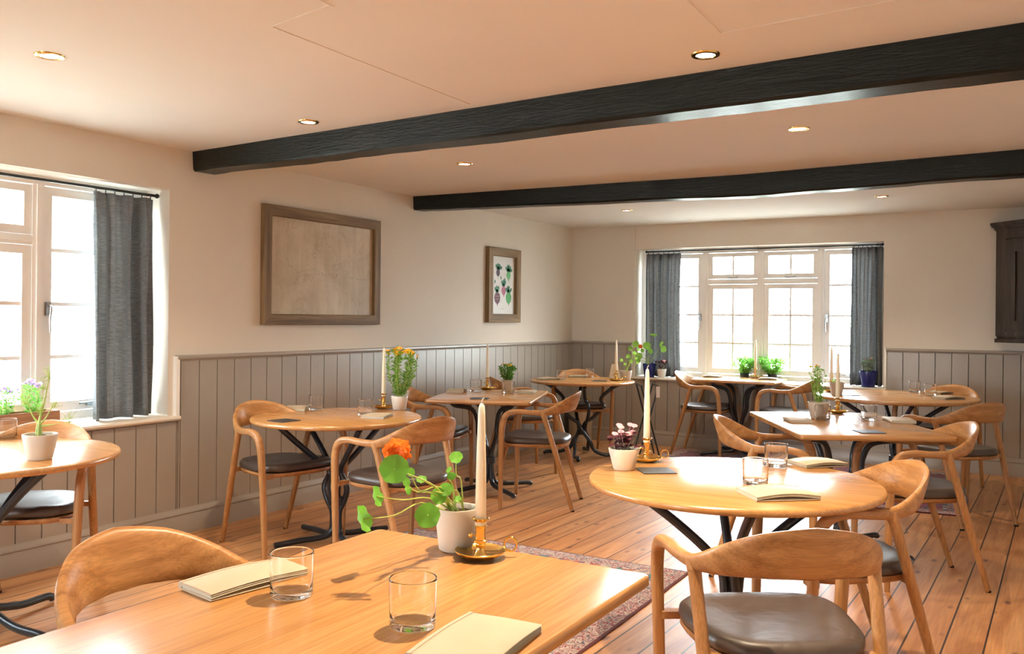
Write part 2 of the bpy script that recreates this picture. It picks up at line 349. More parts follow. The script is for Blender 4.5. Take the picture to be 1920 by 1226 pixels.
def slab(outline_f, z0, z1, bev, n=64):
    """outline_f(scale_inset) -> list of xy points"""
    mb = MB(); rings = []
    for ins, z in ((bev*2.2, z0), (bev*.6, z0+bev*.35), (0, z0+bev*1.1), (0, z1-bev*.9), (bev*.35, z1-bev*.3), (bev, z1)):
        rings.append([(x, y, z) for x, y in outline_f(ins)])
    mb.loft(rings); return mb
def circle_f(r, n=96): return lambda ins: [((r-ins)*math.cos(2*math.pi*j/n), (r-ins)*math.sin(2*math.pi*j/n)) for j in range(n)]
def rrect_f(x0, x1, y0, y1, rc, k=6):
    def f(ins):
        out = []
        for cx_, cy_, a0 in ((x1-rc, y1-rc, 0), (x0+rc, y1-rc, 90), (x0+rc, y0+rc, 180), (x1-rc, y0+rc, 270)):
            for i in range(k+1):
                a = R(a0+90*i/k); out.append((cx_+(rc-min(ins, rc*.9))*math.cos(a) - 0, cy_+(rc-min(ins, rc*.9))*math.sin(a)))
        return out
    return f

# ------------------------------------------------------------------ room shell
WT = .36
def wall_boxes(mb, axis, pos, thick, a0, a1, z0, z1, holes):
    cur = a0
    def add(p, q, zz0, zz1):
        if q <= p or zz1 <= zz0: return
        if axis == 'x': mb.box(min(pos, pos+thick), max(pos, pos+thick), p, q, zz0, zz1)
        else: mb.box(p, q, min(pos, pos+thick), max(pos, pos+thick), zz0, zz1)
    for h0, h1, hz0, hz1 in holes:
        add(cur, h0, z0, z1); add(h0, h1, z0, hz0); add(h0, h1, hz1, z1); cur = h1
    add(cur, a1, z0, z1)
LW = (.87, 3.315, .665, 1.985); BW = (.728, 3.092, .66, 1.985)
mb = MB(); wall_boxes(mb, 'x', 0, -WT, ROOM_Y0-WT, ROOM_Y1+WT, -.05, CEIL+.3, [LW]); S(mb.build('wall_left', 'plaster', smooth=False))
mb = MB(); wall_boxes(mb, 'y', ROOM_Y1, WT, 0, ROOM_X1, -.05, CEIL+.3, [BW]); S(mb.build('wall_back', 'plaster', smooth=False))
mb = MB(); wall_boxes(mb, 'x', ROOM_X1, .3, ROOM_Y0-WT, ROOM_Y1+WT, -.05, CEIL+.3, []); S(mb.build('wall_right', 'plaster', smooth=False))
mb = MB(); wall_boxes(mb, 'y', ROOM_Y0, -WT, 0, ROOM_X1, -.05, CEIL+.3, [(.8, 1.9, .6, 2.0)]); S(mb.build('wall_front', 'plaster', smooth=False))
mb = MB(); mb.box(0, ROOM_X1, ROOM_Y0, ROOM_Y1, -.06, 0); S(mb.build('floor', 'floor', smooth=False))
mb = MB(); mb.box(0, ROOM_X1, ROOM_Y0, ROOM_Y1, CEIL, CEIL+.25); ceil = S(mb.build('ceiling', 'ceiling', smooth=False))
# board joints that show as faint raised lines in the ceiling paint
mb = MB()
def seam(p, q, w=.006):
    p = Vector((*p, 0)); q = Vector((*q, 0)); d = (q-p).normalized(); n = Vector((-d.y, d.x, 0))*w/2
    mb.hexa([(*(p+n).xy, CEIL-.0018), (*(q+n).xy, CEIL-.0018), (*(q-n).xy, CEIL-.0018), (*(p-n).xy, CEIL-.0018), (*(p+n).xy, CEIL+.003), (*(q+n).xy, CEIL+.003), (*(q-n).xy, CEIL+.003), (*(p-n).xy, CEIL+.003)])
seam((2.08, 2.09), (2.07, 3.29), .007); seam((2.08, 2.09), (2.4, 2.03), .004); seam((2.39, 1.5), (2.39, 2.05), .005); seam((3.36, 2.3), (3.35, 2.873), .004); seam((3.35, 2.873), (4.3, 2.8), .003)
S(mb.build('ceiling_joint_lines', 'ceiling', ceil, smooth=False))

# old beams: wobbly prism following the wall points of the room
def beam(name, yf, zb, yt, seed):
    mb = MB(); rings = []; n = 60
    random.seed(seed)
    for i in range(n+1):
        x = ROOM_X1*i/n
        f = lambda pts: next((p0[1]+(p1[1]-p0[1])*(x-p0[0])/(p1[0]-p0[0]) for p0, p1 in zip(pts, pts[1:]) if p0[0] <= x <= p1[0]), pts[-1][1])
        y = f(yf)+.006*noise.noise((x*2.1, seed, 0))+.002*noise.noise((x*9, seed, 5)); z = f(zb)+.007*noise.noise((x*1.7, seed, 9))+.003*noise.noise((x*8, seed, 3)); b = y+yt+.01*noise.noise((x*2, seed, 20))
        c = .012+.004*noise.noise((x*5, seed, 30))
        rings.append([(x, y-.004, CEIL+.002), (x, y, z+.05), (x, y+.002, z+c), (x, y+c, z), (x, b-c, z+.002), (x, b, z+c), (x, b, CEIL+.002)])
    mb.loft(rings); return S(mb.build(name, 'beam', smooth=True, ang=30))
beam('ceiling_beam', [(0,3.474),(2.6,3.325),(4.8,3.21)], [(0,2.113),(2.6,2.088),(4.8,2.077)], .17, 3)
beam('ceiling_beam', [(0,5.60),(2.6,5.74),(4.2,5.60),(4.8,5.55)], [(0,2.12),(2.6,2.085),(4.8,2.085)], .15, 8)

# tongue-and-groove panelling, cap rail, baseboard
def panelling(name, axis, a0, a1, z0, z1, step, side, first=None):
    mb = MB(); a = first if first is not None else a0
    while a < a1-.001:
        p, q = max(a, a0), min(a+step, a1)
        g = .0035
        prof = [(p+.0005, .004), (p+g, .016), (q-g, .016), (q-.0005, .004)]
        pts = [(p, -.0)] + prof + [(q, -.0)]
        r0 = []; r1 = []
        for t, d in pts:
            P = (d, t) if axis == 'x' else (t, ROOM_Y1-d)
            r0.append((*P, z0)); r1.append((*P, z1))
        mb.loft([r0, r1]); a += step
    return S(mb.build(name, 'panel', smooth=False))
def strip(name, axis, a0, a1, prof, mname, kind='trim'):
    mb = MB(); ends = []
    for t in (a0, a1): ends.append([((d, t, z) if axis == 'x' else (t, ROOM_Y1-d, z)) for d, z in prof])
    mb.loft(ends); return S(mb.build(name, mname, smooth=True, ang=35))
CAP = [(0,1.0),(.017,1.0),(.019,1.008),(.030,1.012),(.034,1.02),(.032,1.030),(.026,1.034),(0,1.036)]
BASE = [(0,0),(.030,0),(.030,.098),(.026,.106),(.026,.112),(.030,.117),(.029,.126),(.019,.138),(.016,.150),(0,.150)]
panelling('trim_1', 'x', 3.375, ROOM_Y1, .0, 1.012, .1325, 1, 3.37-.1325+.02)
panelling('trim_2', 'x', ROOM_Y0, 3.375, .0, .655, .1325, 1, ROOM_Y0)
panelling('trim_3', 'y', 0, .70, .0, 1.012, .128, 1, 0)
panelling('trim_4', 'y', .70, 3.12, .0, .65, .128, 1, .70)
panelling('trim_5', 'y', 3.12, ROOM_X1, .0, 1.012, .128, 1, 3.128)
strip('trim_6', 'x', 3.36, ROOM_Y1, CAP, 'panel'); strip('trim_7', 'y', 0, .705, CAP, 'panel'); strip('trim_8', 'y', 3.118, ROOM_X1, CAP, 'panel')
strip('baseboard_left', 'x', ROOM_Y0, ROOM_Y1, BASE, 'panel'); strip('baseboard_back', 'y', 0, ROOM_X1, BASE, 'panel')
mb = MB(); mb.box(0, .03, 3.35, 3.373, .69, 1.03); S(mb.build('trim_9', 'white', smooth=False))
mb = MB(); mb.box(3.108, 3.122, ROOM_Y1-.03, ROOM_Y1, .69, 1.03); S(mb.build('trim_10', 'white', smooth=False))
mb = MB(); mb.box(.698, .712, ROOM_Y1-.03, ROOM_Y1, .69, 1.03); S(mb.build('trim_11', 'white', smooth=False))
mb = MB(); mb.box(.70, .72, ROOM_Y1-.012, ROOM_Y1, 1.345, CEIL); S(mb.build('trim_12', 'plaster', smooth=False))

# ------------------------------------------------------------------ windows (local: u along wall, v = outward, z up)
def window(name, loc, rz, u0, u1, z0, z1, casements, units, mir):
    """local frame: x along the wall, +y outward (away from the room)"""
    w = S(empty(name, loc, rz)); D = .07
    fr = MB(); F = .045
    fr.box(u0, u1, -.0, D, z1-F, z1); fr.box(u0, u1, -.0, D, z0, z0+F); fr.box(u0, u0+F, 0, D, z0+F, z1-F); fr.box(u1-F, u1, 0, D, z0+F, z1-F)
    muls = sorted([c[1] for c in casements if c[1] < u1-.1] + [c[0] for c in casements if c[0] > u0+.1] + [(units[0][1]+units[1][0])/2])
    for x in muls:
        fr.box(x-.032, x+.032, -.004, D, z0+F, z1-F); fr.box(x-.012, x+.012, -.014, -.004, z0+F, z1-F)
    for a, b in units:
        fr.box(a+.032, b-.032, -.002, D, 1.625, 1.675); fr.box(a+.032, b-.032, -.011, -.002, 1.642, 1.658)
    S(fr.build('window_frame', 'white', w, smooth=False))
    def sash(a, b, za, zb, hb, vb, s=.045):
        m_ = MB(); y0, y1 = .006, .05
        m_.box(a+s, b-s, y0, y1, za, za+s*1.15); m_.box(a+s, b-s, y0, y1, zb-s, zb); m_.box(a, a+s, y0, y1, za, zb); m_.box(b-s, b, y0, y1, za, zb)
        for z in hb: m_.box(a+s, b-s, y0+.008, y1-.008, z-.010, z+.010)
        for x in vb: m_.box(x-.009, x+.009, y0+.010, y1-.010, za+s*1.15, zb-s)
        o = S(m_.build('sash', 'white', w, smooth=False))
        p = MB(); p.box(a+s-.004, b-s+.004, .026, .030, za+s*1.15-.004, zb-s+.004); S(p.build('pane', 'pane', o, smooth=False))
        return o
    for a, b, hs in casements:
        o = sash(a+(.045 if a == u0 else .034), b-(.045 if b == u1 else .034), z0+.05, z1-.05, (1.04, 1.32, 1.605), ())
        hx = (a+.055) if hs < 0 else (b-.055)
        h = MB(); h.box(hx-.012, hx+.012, -.012, .008, 1.26, 1.33); h.tube([(hx, -.012, 1.31), (hx, -.035, 1.30), (hx+.008*hs, -.038, 1.24), (hx+.004*hs, -.034, 1.17)], [.007,.007,.006,.005], 8, 5)
        S(h.build('handle', 'chrome', o))
        h = MB(); mx_ = (a+b)/2; h.tube([(mx_-.09, -.006, z0+.085), (mx_, -.022, z0+.092), (mx_+.10, -.012, z0+.105)], .0055, 8, 5); h.box(mx_-.05, mx_-.02, -.02, .006, z0+.07, z0+.085); S(h.build('stay_bar', 'chrome', o))
    for a, b in units:
        mid = (a+b)/2
        sash(a+.034, b-.034, z0+.05, 1.622, (1.04, 1.32), (mid,))
        o = sash(a+.034, b-.034, 1.678, z1-.05, (), (mid,), .038)
        h = MB(); h.tube([(mid-.05, .0, 1.692), (mid, -.018, 1.686), (mid+.05, .0, 1.694)], .005, 8, 5); S(h.build('stay_bar', 'chrome', o))
    return w
# left wall window: local x -> world +y needs rz=90 (local +y -> world -x = outward)
wl = window('window_1', (-.2, 0, 0), R(90), .87, 3.315, .70, 1.985, [(.87, 1.52, 1), (2.665, 3.315, -1)], [(1.52, 2.09), (2.09, 2.665)], 1)
# back wall window: local x -> world x, +y outward
wb = window('window_2', (0, 8.575, 0), 0, .728, 3.092, .69, 1.985, [(.728, 1.405, 1), (2.52, 3.092, -1)], [(1.405, 1.955), (1.955, 2.52)], 1)
def sill(axis, a0, a1, front, back, z0, z1, par, name='window_sill'):
    mb = MB(); t = z1-z0
    prof = [(back, z0), (front-.004, z0), (front+.006, z0+.008), (front+.008, z0+t*.5), (front+.004, z1-.004), (front-.004, z1), (back, z1)]
    ends = []
    for a in (a0, a1): ends.append([((d, a, z) if axis == 'x' else (a, 8.398-d, z)) for d, z in prof])
    mb.loft(ends); o = S(mb.build(name, 'sill', None, ang=30)); return o
sill('x', LW[0]-.04, 3.375, .035, -.22, .662, .69, None)
sill('y', BW[0]-.03, BW[1]+.03, .035, -.20, .655, .68, None)
# front wall windows (behind the camera)
for i, (a, b) in enumerate(((.8, 1.9),)):
    w = S(empty('window_%d' % (3+i), (0, ROOM_Y0-.2, 0))); m_ = MB()
    m_.box(a, b, -.06, 0, .6, .66); m_.box(a, b, -.06, 0, 1.94, 2.0); m_.box(a, a+.06, -.06, 0, .66, 1.94); m_.box(b-.06, b, -.06, 0, .66, 1.94); m_.box((a+b)/2-.03, (a+b)/2+.03, -.06, 0, .66, 1.94); m_.box(a, b, -.05, -.01, 1.28, 1.32)
    S(m_.build('window_frame', 'white', w, smooth=False)); p = MB(); p.box(a+.05, b-.05, -.032, -.028, .65, 1.95); S(p.build('pane', 'pane', w, smooth=False))

# ------------------------------------------------------------------ outside
mb = MB(); mb.box(-40, 40, -30, 45, -.35, -.25); S(mb.build('ground', 'ext_ground', smooth=False))
def blob_leaves(mb, c, r, n, L, mt=0, flat=.8):
    for _ in range(n):
        a = random.random()*6.283; b = math.acos(random.uniform(-1, 1)); q = r*(random.random()**.35)
        p = Vector((c[0]+q*math.sin(b)*math.cos(a), c[1]+q*math.sin(b)*math.sin(a), c[2]+q*math.cos(b)*flat))
        d = Vector((random.uniform(-1,1), random.uniform(-1,1), random.uniform(-.6,.8)))
        mb.leaf(p, d, (random.uniform(-1,1), random.uniform(-1,1), 1), L*random.uniform(.6,1.2), L*.55, mt)
random.seed(11)
h = empty('house', (-9.5, 9.5, -.25), R(0), 'white rendered house with dark slate roof seen through the left window', 'building')
m_ = MB(); m_.box(-5, 0, -7, 9, 0, 3.05); m_.build('wall', 'ext_white', h, smooth=False)
m_ = MB(); m_.loft([[(-5.3, y, 2.95), (.5, y, 2.95), (.5, y, 3.15), (-2.4, y, 5.4), (-5.3, y, 3.15)] for y in (-7.4, 9.4)]); m_.build('roof', 'ext_roof', h, smooth=False)
for y in (-4.5, -2.2, .2, 2.4, 4.6):
    m_ = MB(); m_.box(0, .05, y-.45, y+.45, .9, 2.1); f_ = m_.build('window', 'ext_white', h, smooth=False)
    m_ = MB()
    for a in (-.4, .03):
        for b in (.95, 1.55): m_.box(.05, .06, y+a, y+a+.37, b, b+.5)
    m_.build('pane', 'ext_win', f_, smooth=False)
m_ = MB(); m_.box(-5.5, -1.6, 1.6, 4.1, 2.75, 2.95)
p_ = empty('porch_roof', (-1.0, 2.2, -.25), R(10), 'dark slate porch roof edge with ivy outside the left window', 'roof')
m_ = MB(); m_.hexa([(-2.4,-2.2,2.62),(-1.2,-2.2,2.62),(-1.2,1.35,2.62),(-2.4,1.35,2.62),(-2.4,-2.2,2.72),(-1.5,-2.2,3.1),(-1.5,1.35,3.1),(-2.4,1.35,2.72)]); m_.build('roof_slab', 'ext_roof', p_, smooth=False)
for py in (-2.0, 1.2):
    m_ = MB(); m_.box(-2.3, -2.2, py-.05, py+.05, 0, 2.63); m_.build('post', 'ext_white', p_, smooth=False)
m_ = MB(); blob_leaves(m_, (-1.6, -.3, 2.75), .5, 260, .12); m_.build('ivy', 'ext_leaf', p_)
for i, (x, y, r, mt, lab) in enumerate([(-4.2, 5.6, .8, 'ext_leaf_l', 'pale shrub in the garden seen low through the narrow left window casement'),
        (-5.5, 4.2, 1.0, 'ext_leaf_l', 'wide pale shrub seen behind the lilac flowers on the left sill'),
        (-3.2, 3.9, .55, 'ext_leaf_l', 'small pale shrub close outside the left window')]):
    s_ = empty('garden_shrub', (x, y, -.25), 0, lab, 'shrub', 'shrubs outside the left window')
    m_ = MB(); blob_leaves(m_, (0, 0, r*.95), r, 420, .13); m_.build('foliage', mt, s_)
    m_ = MB(); m_.tube([(0,0,0),(.03,.02,r*.5),(0,.05,r)], [.05,.03,.015]); m_.build('stem', 'bark', s_)
t_ = empty('garden_tree', (-5.6, 7.6, -.25), 0, 'slender young tree in front of the white house outside', 'tree')
m_ = MB(); m_.tube([(0,0,0),(.04,0,.8),(0,.03,1.6)], [.06,.05,.02]); m_.build('trunk', 'bark', t_); m_ = MB(); blob_leaves(m_, (0,0,1.75), .6, 350, .13); m_.build('crown', 'ext_leaf', t_)
s_ = MB()
for k in range(10): blob_leaves(s_, (-4+k*1.6, 0, .9), 1.1, 160, .2)
hd = s_.build('hedge', 'ext_leaf_l', None, (0, 19, -.25)); tag(hd, 'long pale hedge far beyond the back window', 'hedge', None, 'stuff')

# ------------------------------------------------------------------ curtains and rods
def curtain(name, base, axis, L, zt, zb, waves, amp, label, lean=0.0, seed=1):
    root = empty(name, base, 0, label, 'curtain')
    nu, nz = 150, 26; rows = []
    for k in range(nz+1):
        t = k/nz; z = zb+(zt-zb)*t; row = []
        top = max(0, (t-.9)/.1)
        for i in range(nu+1):
            u = i/nu; ph = 2*math.pi*waves*u+.5*math.sin(3*u+seed)+.35*math.sin(t*4+u*5+seed)
            a = amp*(1-.3*top)*(.75+.45*math.sin(u*7+seed*2+t*.8))
            sn = math.sin(ph); sn = math.copysign(abs(sn)**(.7 if t < .9 else .45), sn)
            d = a*sn+.004*math.sin(ph*3+t*6)+.3*a*math.sin(ph*.5+seed+t*2)*(1-top)
            uu = u*L*(1-.04*math.sin(t*math.pi))+.006*math.cos(ph*2)+lean*(t)*L
            row.append((d, uu, z) if axis == 'x' else (uu, d, z))
        rows.append(row)
    mb = MB(); mb.loft(rows, (False, False), closed=False)
    o = mb.build('drape', 'linen', root, ang=80)
    sm = o.modifiers.new('cloth', 'SOLIDIFY'); sm.thickness = .003
    for i in range(7):
        hb = MB()
        u = (i+.5)/7*L
        q = (0, u, zt) if axis == 'x' else (u, 0, zt)
        hb.tube([(q[0], q[1], zt-.01), (q[0], q[1], zt+.006), (q[0]+.004, q[1], zt+.018)], .003, 6, 3)
        hb.build('hook', 'black_metal', root)
    return root
curtain('curtain', (-.085, 2.885, 0), 'x', .395, 1.928, .70, 4.0, .048, 'blue-grey linen curtain at the near window beside the map', seed=1)
curtain('curtain', (.785, 8.52, 0), 'y', .385, 1.942, .685, 5.0, .036, 'blue-grey linen curtain behind the blue pot at the far window', seed=2)
curtain('curtain', (2.80, 8.52, 0), 'y', .265, 1.945, .685, 4.0, .036, 'blue-grey linen curtain nearest the dark cupboard', seed=4)
def rod(p, q, label):
    mb = MB(); mb.tube([p, q], .0085, 10, 1); r_ = empty('curtain_rod', (0,0,0), 0, label, 'curtain rod'); mb.build('pole', 'black_metal', r_)
    P, Q = Vector(p), Vector(q)
    for e, s_ in ((P, -1), (Q, 1)):
        mb = MB(); mb.ball(e, .014, 10); mb.build('finial', 'black_metal', r_)
    for t in (.02, .5, .98):
        c = P.lerp(Q, t); d = Vector((-1, 0, 0)) if abs(P.x-Q.x) < .01 else Vector((0, 1, 0))
        mb = MB(); mb.tube([c, c+d*.03+Vector((0,0,.004)), c+d*.045+Vector((0,0,.012))], .005, 8, 3); mb.build('bracket', 'black_metal', r_)
rod((-.085, .93, 1.950), (-.085, 3.295, 1.950), 'black iron curtain rod across the near left window')
rod((.79, 8.525, 1.965), (3.06, 8.525, 1.965), 'black iron curtain rod across the far window')

# ------------------------------------------------------------------ downlights
def downlight(x, y, label, dim=1.0):
    r_ = empty('downlight', (x, y, CEIL), 0, label, 'ceiling light', 'recessed brass downlights')
    mb = MB(); mb.lathe([(.034,-.001),(.036,-.006),(.050,-.005),(.053,-.001),(.053,.001)], 28); mb.build('rim', 'brass', r_)
    mb = MB(); mb.lathe([(.0001,-.002),(.034,-.003)], 24, cap=(True,False)); mb.build('lamp_face', 'bulb', r_)
    l = bpy.data.lights.new('downlight_beam', 'SPOT'); l.energy = SPOT_W*dim; l.color = (1, .78, .52); l.spot_size = R(115); l.spot_blend = .8; l.shadow_soft_size = .02
    o = bpy.data.objects.new('downlight_beam', l); COL.objects.link(o); o.parent = r_; o.location = (0, 0, -.03)
SPOT_W = 45
m = bpy.data.materials.new('bulb'); m.use_nodes = True; b_ = bsdf(m); b_.inputs['Emission Color'].default_value = (1,.86,.62,1); b_.inputs['Emission Strength'].default_value = 14; M['bulb'] = m
downlight(1.11, 1.92, 'brass downlight alone at the upper left, over the left wall window')
downlight(1.174, 3.204, 'brass downlight just in front of the front beam, above the framed map', 1.2)
downlight(3.23, 3.079, 'brass downlight just in front of the front beam, toward the right', 2.5)
downlight(1.195, 4.55, 'brass downlight between the two beams, left one')
downlight(3.238, 4.493, 'brass downlight between the two beams, right one')
downlight(1.157, 7.156, 'brass downlight behind the rear beam, left of the far window middle')
downlight(3.235, 7.22, 'brass downlight behind the rear beam, above the large round table')
downlight(3.23, 1.95, 'brass downlight over the foreground table, above the picture', 4.2)
downlight(1.11, -.3, 'brass downlight near the front wall, left of the camera')

# ------------------------------------------------------------------ chairs
ST = [(.215,.255,0,.0125,.0125,0),(.213,.262,.25,.0160,.0165,0),(.209,.270,.45,.0175,.0185,0),(.200,.275,.57,.0180,.0200,0),(.168,.276,.634,.0180,.0195,0),
      (.10,.270,.653,.0175,.0165,0),(.02,.258,.648,.0170,.0160,0),(-.064,.238,.647,.0170,.0195,.1),(-.125,.215,.660,.0155,.029,.2),(-.185,.172,.682,.0135,.044,.28),(-.236,.100,.704,.012,.060,.3),(-.258,0,.714,.0115,.069,.3)]
def chair_proto():
    full = ST + [(a, -b, c, d, e, f) for a, b, c, d, e, f in ST[-2::-1]]
    sub = 6
    P = crom([Vector(s[:3]) for s in full], sub); th = interp([s[3] for s in full], sub); hh_ = interp([s[4] for s in full], sub); ln = interp([s[5] for s in full], sub)
    N = len(P); n = 14; rings = []
    for i in range(N):
        t = (P[min(i+1, N-1)]-P[max(i-1, 0)]).normalized()
        o_ = Vector((0, 1 if P[i].y >= 0 else -1, 0)) if P[i].x > -.02 else Vector((P[i].x+.02, P[i].y*1.0, 0)).normalized()
        if P[i].x <= -.02:
            # outward = away from chair centre, perpendicular to the rail
            o_ = Vector((t.y, -t.x, 0)).normalized()
            if o_.dot(Vector((P[i].x*1.2, P[i].y, 0))) < 0: o_ = -o_
        o_ = (o_-t*o_.dot(t)).normalized(); w = t.cross(o_)
        ring = []
        for j in range(n):
            a = 2*math.pi*j/n; ca, sa = math.cos(a), math.sin(a); e = .75
            x_ = math.copysign(abs(ca)**e, ca)*th[i]; y_ = math.copysign(abs(sa)**e, sa)*hh_[i]
            v_ = P[i]+o_*x_+w*y_; zo = (w*y_).z; v_ += Vector((o_.x, o_.y, 0))*(ln[i]*zo)
            ring.append(v_)
        rings.append(ring)
    # keep ring winding continuous
    for i in range(1, N):
        best = min(range(n), key=lambda k: sum((rings[i][(j+k) % n]-rings[i-1][j]).length_squared for j in range(n)))
        rev = rings[i][::-1]; bestr = min(range(n), key=lambda k: sum((rev[(j+k) % n]-rings[i-1][j]).length_squared for j in range(n)))
        c1 = sum((rings[i][(j+best) % n]-rings[i-1][j]).length_squared for j in range(n)); c2 = sum((rev[(j+bestr) % n]-rings[i-1][j]).length_squared for j in range(n))
        rings[i] = [rings[i][(j+best) % n] for j in range(n)] if c1 <= c2 else [rev[(j+bestr) % n] for j in range(n)]
    root = empty('dining_chair')
    cut = [0, 3*sub, 7*sub-2, N-1-(7*sub-2), N-1-3*sub, N-1]
    for (nm, mt), a, b in zip((('leg','oak_v'),('arm','oak_x'),('backrest','oak'),('arm','oak_x'),('leg','oak_v')), cut, cut[1:]):
        mb = MB(); mb.loft(rings[a:b+1]); mb.build(nm, mt, root, ang=60)
    for s in (1, -1):
        mb = MB(); mb.tube([(-.060, s*.2375, .652), (-.070, s*.236, .625), (-.083, s*.2345, .585), (-.165, s*.222, .32), (-.262, s*.210, 0)], [.0215, .0195, .0175, .0175, .0125], 12, 5)
        lg = mb.build('leg', 'oak_v', root, ang=60); mb = MB(); mb.lathe([(.0131,-.0),(.0131,.010)], 12, c=(-.262+.0005, s*.210), cap=(True,True)); mb.build('foot_pad', 'rubber', lg)
    def outl(k, dx=0.0):
        pts = []
        for j in range(48):
            a = 2*math.pi*j/48; c_, s_ = math.cos(a), math.sin(a)
            x_ = .012+math.copysign(abs(c_)**.62, c_)*.223; hw = .222+.028*(x_/.22)
            pts.append((dx+x_*k, math.copysign(abs(s_)**.62, s_)*hw*k))
        return pts
    rg = []
    for k, z in ((.93, .432), (.985, .437), (1.0, .447), (.992, .459), (.955, .4685), (.88, .473), (.72, .4705), (.5, .466), (.28, .463), (.08, .462)):
        rg.append([(x, y, z+.010*(x/.22)**2*(1 if x > 0 else .3)*(k > .5)-.004*(abs(x) > .2)) for x, y in outl(k)])
    mb = MB(); mb.loft(rg); mb.build('seat', 'leather', root, ang=70)
    mb = MB(); mb.loft([[(x, y, z) for x, y in outl(k)] for k, z in ((.86, .407), (.95, .411), (.985, .422), (.975, .4325))])
    for s in (1, -1):
        mb.box(.185, .215, min(s*.20, s*.262), max(s*.20, s*.262), .411, .432); mb.box(-.150, -.122, min(s*.16, s*.222), max(s*.16, s*.222), .411, .432)
    mb.build('seat_frame', 'oak_x', root, ang=50)
    return root
CH = [ # x, y, deg, label
 (.55,2.18,-50,'oak armchair at the round table under the near left window, in front of its sill'),
 (2.735,1.265,0,'oak armchair at the front table, only its curved back showing at lower left'),
 (3.62,.98,180,'oak armchair tucked under the near right side of the front table'),
 (.646,3.574,-9.7,'oak armchair left of the round table beneath the framed map'),
 (1.467,3.605,169.5,'oak armchair right of the round table under the map, behind the orange flower'),
 (.53,5.17,18,'oak armchair left of the square table with the short yellow-flowered pot'),
 (1.337,5.293,198.6,'oak armchair turned side-on right of the square table by the left wall'),
 (.56,6.39,47,'oak armchair between the left-wall square table and the corner round table'),
 (.55,7.50,-56,'oak armchair behind the corner round table, against the back panelling'),
 (1.572,8.075,3,'oak armchair left of the table at the far window'),
 (2.352,8.062,180,'oak armchair right of the table at the far window'),
 (3.105,4.512,11.3,'oak armchair at the left side of the right-hand square table, back to the aisle'),
 (3.75,4.789,206,'oak armchair at the right-hand corner of the right square table, above the small red rug'),
 (3.828,6.36,138,'oak armchair in front of the large round table near the back right'),
 (3.64,7.50,255,'oak armchair mostly hidden behind the large round table by the back panelling'),
 (3.68,3.255,214,'oak armchair tucked at the right side of the front round table, back facing right'),
 (3.67,2.383,123.5,'oak armchair nearest the camera at lower right, seat fully showing')]
proto = chair_proto()
for i, (x, y, a, lab) in enumerate(CH):
    c = proto if i == 0 else copy_tree(proto)
    c.location = (x, y, 0); c.rotation_euler = (0, 0, R(a)); tag(c, lab, 'chair', 'oak dining armchairs')

# ------------------------------------------------------------------ tables
def base(root, h, rot, rt, rf, seed, kind):
    random.seed(seed)
    for k in range(4):
        a = rot+k*math.pi/2+random.uniform(-.12,.12)
        def P(r, z, da=0.0): return (r*math.cos(a+da), r*math.sin(a+da), z)
        if kind == 'loop':
            pts = [P(rt, h-.012), P(rt*.72, h-.10), P(rt*.38, h-.20), P(.045, .40, .2), P(.075, .31, .5), P(.050, .235, .8), P(.022, .17, .8), P(.026, .075, .4), P(.07, .035, .1), P(rf*.6, .027), P(rf, .018)]
        elif kind == 'stem':
            pts = [P(rt, h-.012), P(rt*.9, h-.035), P(rt*.48, h-.07), P(rt*.33, h-.16), P(rt*.30, h-.26), P(.04, .33, .2), P(.020, .25), P(.024, .12), P(.06, .055), P(rf*.45, .042), P(rf*.93, .03), P(rf, .016)]
        elif kind == 'wavy':
            pts = [P(rt, h-.012), P(rt*.8, h-.05), P(rt*.52, h-.14, .1), P(rt*.58, h-.22, .25), P(rt*.34, h-.32, .4), P(.05, .31, .8), P(.03, .24, 1.6), P(.10, .15, 2.4), P(.13, .07, 2.6), P(rf*.62, .028, 2.8), P(rf*.9, .030, 3.0), P(rf, .014, 3.0)]
        else:
            pts = [P(rt, h-.012), P(rt*.55, h-.13), P(.05, h-.27), P(.028, .30, .4), P(.022, .17, .8), P(.035, .09, .4), P(rf*.5, .045), P(rf*.92, .035), P(rf, .016)]
        mb = MB(); mb.tube(pts, [.0165]*(len(pts)-1)+[.0155], 12, 5); mb.build('leg', 'metal', root, ang=70)
    mb = MB(); mb.lathe([(.035,.20),(.044,.205),(.044,.25),(.035,.255)], 16, cap=(True,True)); mb.build('collar', 'metal', root)
    mb = MB(); mb.box(-rt*.8, rt*.8, -.02, .02, h-.012, h); mb.box(-.02, .02, -rt*.8, rt*.8, h-.0118, h-.0002); mb.build('mounting_plate', 'metal', root, smooth=False)
def round_table(x, y, r, z, label, kind, seed, rot=0, grain=0):
    t = empty('round_table', (x, y, 0), R(grain), label, 'table', 'oak tables on bent steel tube legs')
    slab(circle_f(r), z-.027, z, .009).build('tabletop', 'oak_top', t, ang=50); base(t, z-.027, rot, r*.70, r*.74, seed, kind); return t
def square_table(cx_, cy_, ang, w, l, z, label, kind, seed, rot=0.78, rt=None, m='oak_top'):
    """centre, w along local x, l along local y"""
    t = empty('square_table', (cx_, cy_, 0), R(ang), label, 'table', 'oak tables on bent steel tube legs')
    slab(rrect_f(-w/2, w/2, -l/2, l/2, .022), z-.027, z, .006).build('tabletop', m, t, ang=50); base(t, z-.027, rot, rt or w*.46, w*.50, seed, kind); return t
TZ = .705
round_table(.66, 1.94, .50, TZ, 'round oak table under the near left window holding a dill plant', 'cross', 1, .2)
round_table(.87, 3.77, .475, TZ, 'round oak table beneath the framed map', 'loop', 2, 1.2)
round_table(.66, 7.32, .48, TZ, 'round oak table in the far left corner on wavy tube legs', 'wavy', 3, .5)
round_table(3.34, 3.09, .508, TZ, 'round oak table at front right washed white by window glare', 'cross', 4, .55)
